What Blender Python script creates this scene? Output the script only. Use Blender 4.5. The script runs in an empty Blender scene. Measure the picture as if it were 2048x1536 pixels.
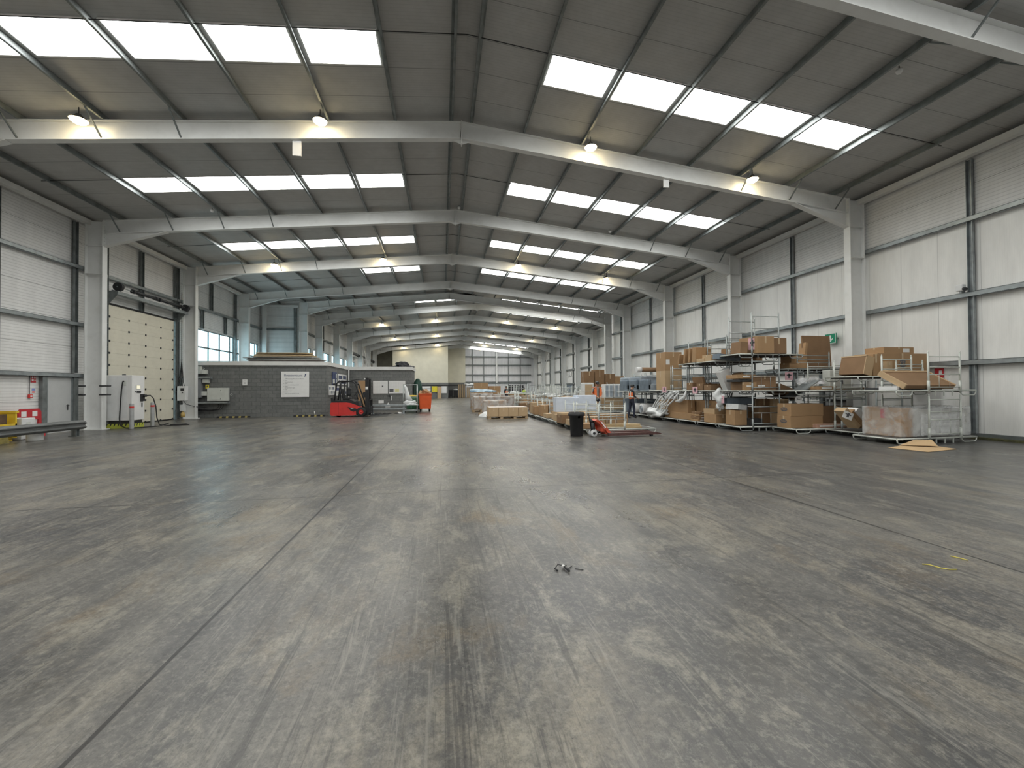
import bpy, bmesh, math, random
from mathutils import Vector, Matrix, Euler
PI = math.pi
S = bpy.context.scene
COL = S.collection

# ------------------------------------------------------------------ camera
cam_d = bpy.data.cameras.new('camera')
cam_d.sensor_fit = 'HORIZONTAL'; cam_d.sensor_width = 36.0
cam_d.lens = 823.03 / 2048 * 36.0
cam_d.clip_start = 0.05; cam_d.clip_end = 400
cam = bpy.data.objects.new('camera', cam_d)
COL.objects.link(cam)
_rx = Vector((0.98592758, -0.1670615, -0.00610518))
_up = Vector((0.003962, -0.01315902, 0.99990557))
_fw = Vector((0.16712606, 0.98585866, 0.01231194))
_m = Matrix((_rx, _up, -_fw)).transposed().to_4x4()
_m.translation = Vector((0, 0, 1.55))
cam.matrix_world = _m
S.camera = cam

# ------------------------------------------------------------------ world, view
w = bpy.data.worlds.new('overcast_sky'); S.world = w; w.use_nodes = True
bg = w.node_tree.nodes['Background']
bg.inputs['Color'].default_value = (0.60, 0.86, 0.95, 1)
bg.inputs['Strength'].default_value = 3.4
S.view_settings.view_transform = 'Standard'
S.view_settings.look = 'None'
S.view_settings.gamma = 1.0
S.view_settings.use_curve_mapping = False
S.view_settings.exposure = 0.0
SKY_E = 15.5     # glow of the translucent roof lights
S.cycles.max_bounces = 7
S.cycles.diffuse_bounces = 4
S.cycles.glossy_bounces = 3
S.cycles.transparent_max_bounces = 16
S.cycles.sample_clamp_indirect = 6.0
S.cycles.use_adaptive_sampling = True
S.cycles.adaptive_threshold = 0.04
S.cycles.adaptive_min_samples = 20

# ------------------------------------------------------------------ materials
MATS = {}
def nt(name):
    m = bpy.data.materials.new(name); m.use_nodes = True
    return m, m.node_tree, m.node_tree.nodes['Principled BSDF']
def mat(name, col, rough=0.6, metal=0.0, var=0.12, scale=6.0, bump=0.0, bscale=40.0, dirt=None, spec=0.5, stretch=None):
    """plain surface with procedural colour variation, optional bump and dirt blotches"""
    if name in MATS: return MATS[name]
    m, t, b = nt(name)
    N, L = t.nodes, t.links
    tc = N.new('ShaderNodeTexCoord')
    src = tc.outputs['Object']
    if stretch:
        mp = N.new('ShaderNodeMapping'); mp.inputs['Scale'].default_value = stretch
        L.new(src, mp.inputs['Vector']); src = mp.outputs['Vector']
    nz = N.new('ShaderNodeTexNoise'); nz.inputs['Scale'].default_value = scale; nz.inputs['Detail'].default_value = 5
    L.new(src, nz.inputs['Vector'])
    r = N.new('ShaderNodeValToRGB')
    c = Vector(col)
    r.color_ramp.elements[0].position = 0.3; r.color_ramp.elements[1].position = 0.7
    r.color_ramp.elements[0].color = (*[max(0, x * (1 - var)) for x in c], 1)
    r.color_ramp.elements[1].color = (*[min(1, x * (1 + var)) for x in c], 1)
    L.new(nz.outputs['Fac'], r.inputs['Fac'])
    out = r.outputs['Color']
    if dirt:
        dcol, amt, dsc = dirt
        n2 = N.new('ShaderNodeTexNoise'); n2.inputs['Scale'].default_value = dsc; n2.inputs['Detail'].default_value = 8
        L.new(src, n2.inputs['Vector'])
        r2 = N.new('ShaderNodeValToRGB'); r2.color_ramp.elements[0].position = 0.5; r2.color_ramp.elements[1].position = 0.75
        r2.color_ramp.elements[1].color = (amt, amt, amt, 1)
        L.new(n2.outputs['Fac'], r2.inputs['Fac'])
        mx = N.new('ShaderNodeMix'); mx.data_type = 'RGBA'
        L.new(r2.outputs['Color'], mx.inputs['Factor']); L.new(out, mx.inputs[6]); mx.inputs[7].default_value = (*dcol, 1)
        out = mx.outputs[2]
    L.new(out, b.inputs['Base Color'])
    b.inputs['Roughness'].default_value = rough; b.inputs['Metallic'].default_value = metal
    b.inputs['Specular IOR Level'].default_value = spec
    if bump:
        n3 = N.new('ShaderNodeTexNoise'); n3.inputs['Scale'].default_value = bscale; n3.inputs['Detail'].default_value = 4
        L.new(src, n3.inputs['Vector'])
        bp = N.new('ShaderNodeBump'); bp.inputs['Strength'].default_value = bump; bp.inputs['Distance'].default_value = 0.02
        L.new(n3.outputs['Fac'], bp.inputs['Height']); L.new(bp.outputs['Normal'], b.inputs['Normal'])
    MATS[name] = m
    return m

def axis_lines(t, src, axis, period, width, offset=0.0):
    """1 where the coordinate is within width of a multiple of period"""
    N, L = t.nodes, t.links
    sp = N.new('ShaderNodeSeparateXYZ'); L.new(src, sp.inputs[0])
    a = N.new('ShaderNodeMath'); a.operation = 'ADD'; a.inputs[1].default_value = offset + 1000 * period
    L.new(sp.outputs[axis], a.inputs[0])
    mo = N.new('ShaderNodeMath'); mo.operation = 'MODULO'; mo.inputs[1].default_value = period
    L.new(a.outputs[0], mo.inputs[0])
    lt = N.new('ShaderNodeMath'); lt.operation = 'LESS_THAN'; lt.inputs[1].default_value = width
    L.new(mo.outputs[0], lt.inputs[0])
    return lt.outputs[0], mo.outputs[0]

def cladding(name, col, rib_axis, rib, seam_axis, seam, rough=0.55, ribdepth=0.6, seamcol=0.45, seam_w=0.016, off=0.0, streak=0.08, ribtint=0.25):
    if name in MATS: return MATS[name]
    m, t, b = nt(name)
    N, L = t.nodes, t.links
    g = N.new('ShaderNodeNewGeometry'); src = g.outputs['Position']
    # streaky variation along the fall of the panel
    mp = N.new('ShaderNodeMapping'); mp.inputs['Scale'].default_value = (1.2, 1.2, 0.25)
    L.new(src, mp.inputs['Vector'])
    nz = N.new('ShaderNodeTexNoise'); nz.inputs['Scale'].default_value = 2.2; nz.inputs['Detail'].default_value = 7; nz.inputs['Roughness'].default_value = 0.65
    L.new(mp.outputs['Vector'], nz.inputs['Vector'])
    r = N.new('ShaderNodeValToRGB'); r.color_ramp.elements[0].position = 0.3; r.color_ramp.elements[1].position = 0.72
    r.color_ramp.elements[0].color = (*[x * (1 - streak) for x in col], 1)
    r.color_ramp.elements[1].color = (*[min(1, x * (1 + streak)) for x in col], 1)
    L.new(nz.outputs['Fac'], r.inputs['Fac'])
    s1, _ = axis_lines(t, src, seam_axis, seam, seam_w, off)
    r1, ph = axis_lines(t, src, rib_axis, rib, rib * 0.22)
    mul = N.new('ShaderNodeMath'); mul.operation = 'MULTIPLY'; mul.inputs[1].default_value = ribtint
    L.new(r1, mul.inputs[0])
    mx = N.new('ShaderNodeMix'); mx.data_type = 'RGBA'; mx.inputs[7].default_value = (*[x * 0.5 for x in col], 1)
    L.new(mul.outputs[0], mx.inputs['Factor']); L.new(r.outputs['Color'], mx.inputs[6])
    mx2 = N.new('ShaderNodeMix'); mx2.data_type = 'RGBA'; mx2.inputs[7].default_value = (*[x * seamcol for x in col], 1)
    L.new(s1, mx2.inputs['Factor']); L.new(mx.outputs[2], mx2.inputs[6])
    L.new(mx2.outputs[2], b.inputs['Base Color'])
    b.inputs['Roughness'].default_value = rough
    bp = N.new('ShaderNodeBump'); bp.inputs['Strength'].default_value = ribdepth; bp.inputs['Distance'].default_value = 0.01
    bp.invert = True
    L.new(r1, bp.inputs['Height']); L.new(bp.outputs['Normal'], b.inputs['Normal'])
    MATS[name] = m
    return m

def emis(name, col, e):
    if name in MATS: return MATS[name]
    m, t, b = nt(name)
    b.inputs['Base Color'].default_value = (*col, 1)
    b.inputs['Emission Color'].default_value = (*col, 1); b.inputs['Emission Strength'].default_value = e
    MATS[name] = m
    return m

def rooflight_mat():
    m, t, b = nt('translucent_rooflight')
    N, L = t.nodes, t.links
    g = N.new('ShaderNodeNewGeometry')
    mp = N.new('ShaderNodeMapping'); mp.inputs['Scale'].default_value = (0.12, 5.0, 0.3)
    L.new(g.outputs['Position'], mp.inputs['Vector'])
    nz = N.new('ShaderNodeTexNoise'); nz.inputs['Scale'].default_value = 2.0; nz.inputs['Detail'].default_value = 5
    L.new(mp.outputs['Vector'], nz.inputs['Vector'])
    r = N.new('ShaderNodeValToRGB'); r.color_ramp.elements[0].position = 0.35; r.color_ramp.elements[1].position = 0.65
    r.color_ramp.elements[0].color = (0.74, 0.755, 0.74, 1); r.color_ramp.elements[1].color = (0.97, 0.97, 0.935, 1)
    L.new(nz.outputs['Fac'], r.inputs['Fac'])
    b.inputs['Base Color'].default_value = (0.8, 0.83, 0.86, 1)
    L.new(r.outputs['Color'], b.inputs['Emission Color'])
    b.inputs['Emission Strength'].default_value = SKY_E
    b.inputs['Roughness'].default_value = 0.5
    MATS['rooflight'] = m
    return m

def glass_mat():
    m = bpy.data.materials.new('window_glass'); m.use_nodes = True
    t = m.node_tree; t.nodes.clear()
    o = t.nodes.new('ShaderNodeOutputMaterial'); mx = t.nodes.new('ShaderNodeMixShader')
    a = t.nodes.new('ShaderNodeBsdfTransparent'); g = t.nodes.new('ShaderNodeBsdfGlossy')
    a.inputs['Color'].default_value = (0.93, 0.97, 0.98, 1); g.inputs['Roughness'].default_value = 0.05
    nz = t.nodes.new('ShaderNodeTexNoise'); nz.inputs['Scale'].default_value = 1.5
    ml = t.nodes.new('ShaderNodeMath'); ml.operation = 'MULTIPLY'; ml.inputs[1].default_value = 0.12
    t.links.new(nz.outputs['Fac'], ml.inputs[0]); t.links.new(ml.outputs[0], mx.inputs[0])
    t.links.new(a.outputs[0], mx.inputs[1]); t.links.new(g.outputs[0], mx.inputs[2]); t.links.new(mx.outputs[0], o.inputs[0])
    MATS['glass'] = m
    return m

def film_mat(name='stretch_film', op=0.35, col=(0.8, 0.82, 0.83)):
    """clear plastic wrap: partly transparent, glossy, crinkled"""
    m = bpy.data.materials.new(name); m.use_nodes = True
    t = m.node_tree; t.nodes.clear()
    o = t.nodes.new('ShaderNodeOutputMaterial'); mx = t.nodes.new('ShaderNodeMixShader')
    a = t.nodes.new('ShaderNodeBsdfTransparent'); g = t.nodes.new('ShaderNodeBsdfPrincipled')
    g.inputs['Base Color'].default_value = (*col, 1); g.inputs['Roughness'].default_value = 0.22
    tc = t.nodes.new('ShaderNodeTexCoord')
    nz = t.nodes.new('ShaderNodeTexNoise'); nz.inputs['Scale'].default_value = 2.6; nz.inputs['Detail'].default_value = 3; nz.inputs['Distortion'].default_value = 0.8
    t.links.new(tc.outputs['Object'], nz.inputs['Vector'])
    mr = t.nodes.new('ShaderNodeMapRange'); mr.inputs[1].default_value = 0.3; mr.inputs[2].default_value = 0.7
    mr.inputs[3].default_value = max(0, op - 0.25); mr.inputs[4].default_value = min(1, op + 0.25)
    t.links.new(nz.outputs['Fac'], mr.inputs[0]); t.links.new(mr.outputs[0], mx.inputs[0])
    bp = t.nodes.new('ShaderNodeBump'); bp.inputs['Strength'].default_value = 0.5; bp.inputs['Distance'].default_value = 0.02
    t.links.new(nz.outputs['Fac'], bp.inputs['Height']); t.links.new(bp.outputs['Normal'], g.inputs['Normal'])
    t.links.new(a.outputs[0], mx.inputs[1]); t.links.new(g.outputs[0], mx.inputs[2]); t.links.new(mx.outputs[0], o.inputs[0])
    MATS[name] = m
    return m

def floor_mat():
    m, t, b = nt('worn_power_floated_concrete')
    N, L = t.nodes, t.links
    g = N.new('ShaderNodeNewGeometry'); src = g.outputs['Position']
    def noise(sc, det=6, rough=0.6, stretch=(1, 1, 1), rot=0.0, dist=0.0, off=(0, 0, 0)):
        mp = N.new('ShaderNodeMapping'); mp.inputs['Scale'].default_value = stretch; mp.inputs['Rotation'].default_value = (0, 0, rot)
        mp.inputs['Location'].default_value = off
        L.new(src, mp.inputs['Vector'])
        n = N.new('ShaderNodeTexNoise'); n.inputs['Scale'].default_value = sc; n.inputs['Detail'].default_value = det
        n.inputs['Roughness'].default_value = rough; n.inputs['Distortion'].default_value = dist
        L.new(mp.outputs['Vector'], n.inputs['Vector'])
        return n.outputs['Fac']
    def ramp(fac, p0, p1, c0=0.0, c1=1.0):
        r = N.new('ShaderNodeMapRange'); r.inputs[1].default_value = p0; r.inputs[2].default_value = p1
        r.inputs[3].default_value = c0; r.inputs[4].default_value = c1
        L.new(fac, r.inputs[0]); return r.outputs[0]
    def mix(f, a, c, const=None):
        x = N.new('ShaderNodeMix'); x.data_type = 'RGBA'
        L.new(f, x.inputs['Factor'])
        if isinstance(a, tuple): x.inputs[6].default_value = (*a, 1)
        else: L.new(a, x.inputs[6])
        x.inputs[7].default_value = (*c, 1)
        return x.outputs[2]
    c = mix(ramp(noise(0.5, 9, 0.66, (1, 0.7, 1), 0.5), 0.38, 0.60), (0.070, 0.070, 0.071), (0.160, 0.153, 0.138))
    c = mix(ramp(noise(0.8, 8, 0.74, (1.0, 0.6, 1), -0.5, 0.4, (7, 3, 0)), 0.50, 0.62, 0, 0.9), c, (0.235, 0.212, 0.168))
    c = mix(ramp(noise(0.32, 8, 0.66, (1.6, 0.45, 1), 0.15, 0.3, (2, 9, 0)), 0.48, 0.60, 0, 0.8), c, (0.050, 0.051, 0.054))
    c = mix(ramp(noise(0.9, 6, 0.68, (1, 0.8, 1), 0.9, 0.3, (21, 4, 0)), 0.56, 0.72, 0, 0.7), c, (0.185, 0.135, 0.075))
    c = mix(ramp(noise(2.6, 7, 0.8, (1, 0.6, 1), -0.7, 0.3, (5, 1, 0)), 0.52, 0.62, 0, 0.7), c, (0.265, 0.248, 0.205))
    c = mix(ramp(noise(4.5, 6, 0.8, (1, 0.5, 1), 0.4, 0.3, (15, 1, 0)), 0.50, 0.64, 0, 0.55), c, (0.048, 0.048, 0.049))
    c = mix(ramp(noise(26, 4, 0.85, (1, 1, 1), 0.0, 0.0), 0.44, 0.64, 0, 0.55), c, (0.045, 0.045, 0.045))
    c = mix(ramp(noise(19, 4, 0.85, (1, 1, 1), 0.7, 0.0, (9, 9, 0)), 0.50, 0.68, 0, 0.5), c, (0.26, 0.25, 0.22))
    for rot, sc, o in ((0.45, 9, 3), (-0.9, 8, 8), (1.25, 11, 15), (0.1, 7, 27)):
        c = mix(ramp(noise(sc, 4, 0.78, (1, 0.035, 1), rot, 0.7, (o, o, 0)), 0.60, 0.66, 0, 0.5), c, (0.036, 0.036, 0.036))
        c = mix(ramp(noise(sc * 1.6, 4, 0.78, (1, 0.06, 1), rot + 0.3, 0.6, (o + 5, o, 0)), 0.61, 0.68, 0, 0.4), c, (0.25, 0.24, 0.21))
    c = mix(ramp(noise(34, 1, 0.3, (1, 1, 1), 0.3, 0, (4, 4, 0)), 0.80, 0.83, 0, 0.8), c, (0.03, 0.03, 0.03))
    # joints
    for ax, per, wd, off in ((0, 6.3, 0.024, 1.561), (1, 6.414, 0.02, -6.405)):
        wob = N.new('ShaderNodeVectorMath'); wob.operation = 'ADD'
        nn = N.new('ShaderNodeTexNoise'); nn.inputs['Scale'].default_value = 4.0
        L.new(src, nn.inputs['Vector'])
        sc_ = N.new('ShaderNodeVectorMath'); sc_.operation = 'SCALE'; sc_.inputs['Scale'].default_value = 0.012
        L.new(nn.outputs['Color'], sc_.inputs[0]); L.new(src, wob.inputs[0]); L.new(sc_.outputs[0], wob.inputs[1])
        f, _ = axis_lines(t, wob.outputs[0], ax, per, wd, off)
        c = mix(f, c, (0.012, 0.012, 0.012))
    # patchy darkening that grows toward the right hand racks
    sp = N.new('ShaderNodeSeparateXYZ'); L.new(src, sp.inputs[0])
    tr = N.new('ShaderNodeMapRange'); tr.inputs[1].default_value = 3.0; tr.inputs[2].default_value = 13.0; tr.inputs[3].default_value = 0.0; tr.inputs[4].default_value = 0.62
    L.new(sp.outputs[0], tr.inputs[0])
    mu = N.new('ShaderNodeMath'); mu.operation = 'MULTIPLY'
    L.new(tr.outputs[0], mu.inputs[0]); L.new(ramp(noise(0.4, 5, 0.6, (1, 0.6, 1), 0.2, 0.2, (3, 3, 0)), 0.3, 0.55, 0.35, 1.0), mu.inputs[1])
    c = mix(mu.outputs[0], c, (0.055, 0.057, 0.06))
    L.new(c, b.inputs['Base Color'])
    rg = ramp(noise(0.7, 8, 0.65, (1, 0.6, 1), 0.7, 0.2, (11, 1, 0)), 0.3, 0.7, 0.24, 0.40)
    L.new(rg, b.inputs['Roughness'])
    b.inputs['Specular IOR Level'].default_value = 0.42
    bp = N.new('ShaderNodeBump'); bp.inputs['Strength'].default_value = 0.45; bp.inputs['Distance'].default_value = 0.012
    L.new(noise(3.5, 7, 0.6, (1, 1, 1), 0.0), bp.inputs['Height']); L.new(bp.outputs['Normal'], b.inputs['Normal'])
    MATS['floor'] = m
    return m

M_floor = floor_mat()
M_light = rooflight_mat()
M_glass = glass_mat()
M_film = film_mat()
M_filmw = film_mat('milky_film', 0.42, (0.85, 0.86, 0.88))
M_clad_h = cladding('ribbed_white_cladding', (0.78, 0.78, 0.77), 2, 0.105, 2, 1.07, off=-0.13, ribtint=0.35)
M_clad_v = cladding('flat_white_wall_panel', (0.83, 0.83, 0.81), 1, 0.05, 1, 1.07, ribdepth=0.15, seamcol=0.62, seam_w=0.012, ribtint=0.05)
M_clad_end = cladding('end_wall_panel', (0.84, 0.84, 0.86), 0, 0.08, 0, 1.07, ribdepth=0.15, seamcol=0.62, ribtint=0.08)
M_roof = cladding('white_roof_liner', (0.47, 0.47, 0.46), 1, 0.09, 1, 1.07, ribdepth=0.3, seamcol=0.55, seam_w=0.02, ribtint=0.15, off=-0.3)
M_steel = mat('light_grey_painted_steel', (0.78, 0.79, 0.78), 0.5, 0, 0.05, 1.5, 0.05, 60, dirt=((0.45, 0.45, 0.42), 0.25, 3))
M_galv = mat('galvanised_steel', (0.32, 0.35, 0.36), 0.42, 0.55, 0.18, 5, 0.03, 60)
M_dark_galv = mat('weathered_galvanised_steel', (0.19, 0.21, 0.21), 0.45, 0.35, 0.25, 4, 0.03, 60)
M_trim = mat('white_gutter_trim', (0.72, 0.72, 0.70), 0.5, 0, 0.06, 3)
M_black = mat('black_plastic', (0.018, 0.018, 0.02), 0.5, 0, 0.2, 8, 0.05)
M_dark = mat('dark_steel', (0.045, 0.047, 0.05), 0.5, 0.3, 0.25, 8)

# ------------------------------------------------------------------ mesh builder
class MB:
    def __init__(s): s.v = []; s.f = []; s.mi = []; s.sm = []
    def add(s, verts, faces, mi=0, sm=False):
        o = len(s.v); s.v += [tuple(v) for v in verts]
        for f in faces: s.f.append([o + i for i in f]); s.mi.append(mi); s.sm.append(sm)
        return s
    def box(s, c, d, rot=None, mi=0):
        hx, hy, hz = d[0] / 2, d[1] / 2, d[2] / 2
        vs = [Vector((x, y, z)) for x in (-hx, hx) for y in (-hy, hy) for z in (-hz, hz)]
        if rot is not None:
            R = rot if isinstance(rot, Matrix) else Euler(rot).to_matrix()
            vs = [R @ v for v in vs]
        vs = [v + Vector(c) for v in vs]
        return s.add(vs, [(0, 1, 3, 2), (4, 6, 7, 5), (0, 4, 5, 1), (2, 3, 7, 6), (0, 2, 6, 4), (1, 5, 7, 3)], mi)
    def bb(s, x0, x1, y0, y1, z0, z1, mi=0):
        return s.box(((x0 + x1) / 2, (y0 + y1) / 2, (z0 + z1) / 2), (abs(x1 - x0), abs(y1 - y0), abs(z1 - z0)), None, mi)
    def bevbox(s, c, d, r=0.01, rot=None, mi=0, seg=2):
        bm = bmesh.new(); bmesh.ops.create_cube(bm, size=1)
        for v in bm.verts: v.co = Vector((v.co.x * d[0], v.co.y * d[1], v.co.z * d[2]))
        bmesh.ops.bevel(bm, geom=list(bm.edges), offset=min(r, min(d) * 0.45), segments=seg, affect='EDGES', profile=0.5)
        R = (rot if isinstance(rot, Matrix) else Euler(rot).to_matrix()) if rot is not None else Matrix.Identity(3)
        bm.verts.ensure_lookup_table()
        vs = [R @ v.co + Vector(c) for v in bm.verts]; fs = [[v.index for v in f.verts] for f in bm.faces]
        bm.free()
        return s.add(vs, fs, mi)
    def bar(s, p0, p1, w, h, up=(0, 0, 1), mi=0):
        p0, p1 = Vector(p0), Vector(p1); d = (p1 - p0); l = d.length; d.normalize()
        u = Vector(up)
        if abs(d.dot(u)) > 0.98: u = Vector((1, 0, 0))
        sx = d.cross(u).normalized(); uz = sx.cross(d).normalized()
        R = Matrix((sx, d, uz)).transposed()
        return s.box((p0 + p1) / 2, (w, l, h), R, mi)
    def tube(s, p0, p1, r, n=8, r1=None, caps=True, mi=0):
        p0, p1 = Vector(p0), Vector(p1); d = (p1 - p0).normalized()
        u = Vector((0, 0, 1)) if abs(d.z) < 0.95 else Vector((1, 0, 0))
        a = d.cross(u).normalized(); b = d.cross(a)
        r1 = r if r1 is None else r1
        vs = []
        for p, q in ((p0, r), (p1, r1)):
            for i in range(n):
                t = 2 * PI * i / n; vs.append(p + (a * math.cos(t) + b * math.sin(t)) * q)
        o = len(s.v); s.add(vs, [(i, (i + 1) % n, n + (i + 1) % n, n + i) for i in range(n)], mi, True)
        if caps:
            s.f.append([o + i for i in range(n)][::-1]); s.f.append([o + n + i for i in range(n)]); s.mi += [mi, mi]; s.sm += [False, False]
        return s
    def path(s, pts, r, n=8, closed=False, mi=0, rads=None):
        pts = [Vector(p) for p in pts]; m = len(pts); rings = []
        pa = None
        for i, p in enumerate(pts):
            if closed: d = pts[(i + 1) % m] - pts[i - 1]
            else: d = (pts[min(i + 1, m - 1)] - pts[max(i - 1, 0)])
            d.normalize()
            if pa is None:
                u = Vector((0, 0, 1)) if abs(d.z) < 0.95 else Vector((1, 0, 0)); a = d.cross(u).normalized()
            else:
                a = (pa - d * pa.dot(d)).normalized()
            pa = a; b = d.cross(a); q = rads[i] if rads else r
            rings.append([p + (a * math.cos(2 * PI * j / n) + b * math.sin(2 * PI * j / n)) * q for j in range(n)])
        vs = [v for rg in rings for v in rg]; fs = []
        for i in range(m if closed else m - 1):
            k = (i + 1) % m
            for j in range(n): fs.append((i * n + j, i * n + (j + 1) % n, k * n + (j + 1) % n, k * n + j))
        if not closed: fs.append(tuple(range(n))[::-1]); fs.append(tuple((m - 1) * n + j for j in range(n)))
        return s.add(vs, fs, mi, True)
    def prism(s, poly, y0, y1, plane='XZ', mi=0):
        """extrude a 2-D polygon along the remaining axis"""
        def P(a, b, c): return {'XZ': (a, c, b), 'YZ': (c, a, b), 'XY': (a, b, c)}[plane]
        n = len(poly)
        vs = [P(a, b, y0) for a, b in poly] + [P(a, b, y1) for a, b in poly]
        fs = [tuple(range(n)), tuple(range(2 * n - 1, n - 1, -1))] + [(i, n + i, n + (i + 1) % n, (i + 1) % n) for i in range(n)]
        return s.add(vs, fs, mi)
    def lathe(s, prof, c=(0, 0, 0), n=20, mi=0, sm=True, caps=True, axis='Z'):
        vs = []
        for r, z in prof:
            for i in range(n):
                t = 2 * PI * i / n
                if axis == 'Z': vs.append((c[0] + r * math.cos(t), c[1] + r * math.sin(t), c[2] + z))
                elif axis == 'Y': vs.append((c[0] + r * math.cos(t), c[1] + z, c[2] + r * math.sin(t)))
                else: vs.append((c[0] + z, c[1] + r * math.cos(t), c[2] + r * math.sin(t)))
        m = len(prof); fs = [(i * n + j, i * n + (j + 1) % n, (i + 1) * n + (j + 1) % n, (i + 1) * n + j) for i in range(m - 1) for j in range(n)]
        o = len(s.v); s.add(vs, fs, mi, sm)
        if caps:
            s.f.append([o + j for j in range(n)]); s.f.append([o + (m - 1) * n + j for j in range(n)]); s.mi += [mi, mi]; s.sm += [False, False]
        return s
    def blob(s, c, d, seed=0, amt=0.15, sub=3, mi=0, sm=True, flat=None):
        bm = bmesh.new(); bmesh.ops.create_icosphere(bm, subdivisions=sub, radius=1)
        rnd = random.Random(seed); ph = [(rnd.uniform(0, 6), rnd.uniform(2, 5), Vector((rnd.uniform(-1, 1), rnd.uniform(-1, 1), rnd.uniform(-1, 1))).normalized()) for _ in range(7)]
        vs = []
        for v in bm.verts:
            k = 1 + amt * sum(math.sin(p + f * v.co.dot(a) * 2) for p, f, a in ph) / 2.5
            q = v.co * k
            q = Vector((q.x * d[0], q.y * d[1], q.z * d[2]))
            if flat is not None: q.z = max(q.z, flat)
            vs.append(q + Vector(c))
        fs = [[v.index for v in f.verts] for f in bm.faces]; bm.free()
        return s.add(vs, fs, mi, sm)
    def build(s, name, mats, parent=None, loc=None):
        me = bpy.data.meshes.new(name); me.from_pydata(s.v, [], s.f)
        if not isinstance(mats, (list, tuple)): mats = [mats]
        for m in mats: me.materials.append(m)
        me.polygons.foreach_set('material_index', s.mi); me.polygons.foreach_set('use_smooth', s.sm)
        bm = bmesh.new(); bm.from_mesh(me); bmesh.ops.recalc_face_normals(bm, faces=bm.faces); bm.to_mesh(me); bm.free()
        me.update()
        o = bpy.data.objects.new(name, me); COL.objects.link(o)
        if loc: o.location = loc
        if parent: o.parent = parent
        return o

def tag(o, label=None, cat=None, group=None, kind=None):
    if label: o['label'] = label
    if cat: o['category'] = cat
    if group: o['group'] = group
    if kind: o['kind'] = kind
    return o
def thing(name, label, cat, loc=(0, 0, 0), rz=0.0, group=None):
    o = bpy.data.objects.new(name, None); COL.objects.link(o)
    o.location = loc; o.rotation_euler = (0, 0, rz); o.empty_display_size = 0.2
    return tag(o, label, cat, group)
def struct(o): o['kind'] = 'structure'; return o
def dup(root, loc=None, rz=None, label=None, group=None, name=None, rot=None):
    r = root.copy(); COL.objects.link(r)
    if loc is not None: r.location = loc
    if rz is not None: r.rotation_euler = (0, 0, rz)
    if rot is not None: r.rotation_euler = rot
    if label: r['label'] = label
    if group: r['group'] = group
    for ch in [c for c in root.children]:
        c = ch.copy(); COL.objects.link(c); c.parent = r
        for g in ch.children:
            d = g.copy(); COL.objects.link(d); d.parent = c
    return r
ORD = ['first', 'second', 'third', 'fourth', 'fifth', 'sixth', 'seventh', 'eighth', 'ninth', 'tenth', 'eleventh', 'twelfth', 'thirteenth', 'fourteenth', 'fifteenth', 'sixteenth', 'seventeenth', 'eighteenth', 'nineteenth', 'twentieth']
# ================================================================== building
BAY = 6.414
SL = 0.0988
XA1, XA2 = 0.63, 3.39           # ridge of the near hall, ridge of the far hall
YE = 36.3                       # where the halls meet
YB = -13.2                      # wall behind the camera
YF = 81.0                       # far wall
def zr(x, xa, z0=10.15): return z0 - SL * abs(x - xa)

mb = MB(); mb.bb(-16.5, 19.5, YB - 1, YF + 1, -0.3, 0.0)
struct(mb.build('floor', M_floor))

# roof sheets with openings at the roof lights ---------------------------------
def purlin_xs(xa): return [xa + s * (2.02 + 1.94 * k) for s in (1, -1) for k in range(7)]
rows1 = [-9.3 + 0.0, -2.9, 3.45, 9.85, 16.32, 22.85, 28.38]      # near edge of each row of roof lights
rows1 = [(y, y + 1.07) for y in rows1]
rows2 = [(37.8, 38.85), (43.1, 44.1), (49.3, 50.4), (55.8, 56.9), (62.1, 63.2), (68.2, 69.3), (72.4, 73.2), (77.6, 78.6)]  # rows midway along are added unseen behind rafters to brighten the far end
PANES = []
def roof(name, xa, y0, y1, xl, xr, rows, cols):
    m = MB()
    for sgn in (1, -1):
        xe = xr if sgn > 0 else xl
        cuts = [xa] + [xa + sgn * (2.02 + 1.94 * k) for k in range(7) if abs(2.02 + 1.94 * k) < abs(xe - xa)] + [xe]
        ys = sorted(set([y0, y1] + [y for r in rows for y in r]))
        for i in range(len(cuts) - 1):
            a, b = cuts[i], cuts[i + 1]
            for j in range(len(ys) - 1):
                hole = any(abs(r[0] - ys[j]) < 1e-6 for r in rows) and cols(sgn, i - 1, ys[j])
                if hole:
                    mid = 0.11
                    lo, hi = a + sgn * mid, b - sgn * mid
                    PANES.append((xa, sgn, i - 1, ys[j], ys[j + 1], lo, hi))
                    for p, q in ((a, lo), (hi, b)):
                        m.add([(p, ys[j], zr(p, xa)), (q, ys[j], zr(q, xa)), (q, ys[j + 1], zr(q, xa)), (p, ys[j + 1], zr(p, xa))], [(0, 1, 2, 3)])
                else:
                    m.add([(a, ys[j], zr(a, xa)), (b, ys[j], zr(b, xa)), (b, ys[j + 1], zr(b, xa)), (a, ys[j + 1], zr(a, xa))], [(0, 1, 2, 3)])
    o = m.build(name, M_roof); struct(o)
    return o
def cols1(s, i, y):
    if i < 0 or i > 4: return False
    if s < 0 and y > 28: return i < 2
    return True
def cols2(s, i, y):
    if i < 0 or i > 4: return False
    if s < 0: return (y > 45 and y < 71) or (y < 45 and i < 2)
    return True
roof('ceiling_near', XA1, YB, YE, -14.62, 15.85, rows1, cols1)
roof('ceiling_far', XA2, YE, YF, -11.85, 18.6, rows2, cols2)
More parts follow.
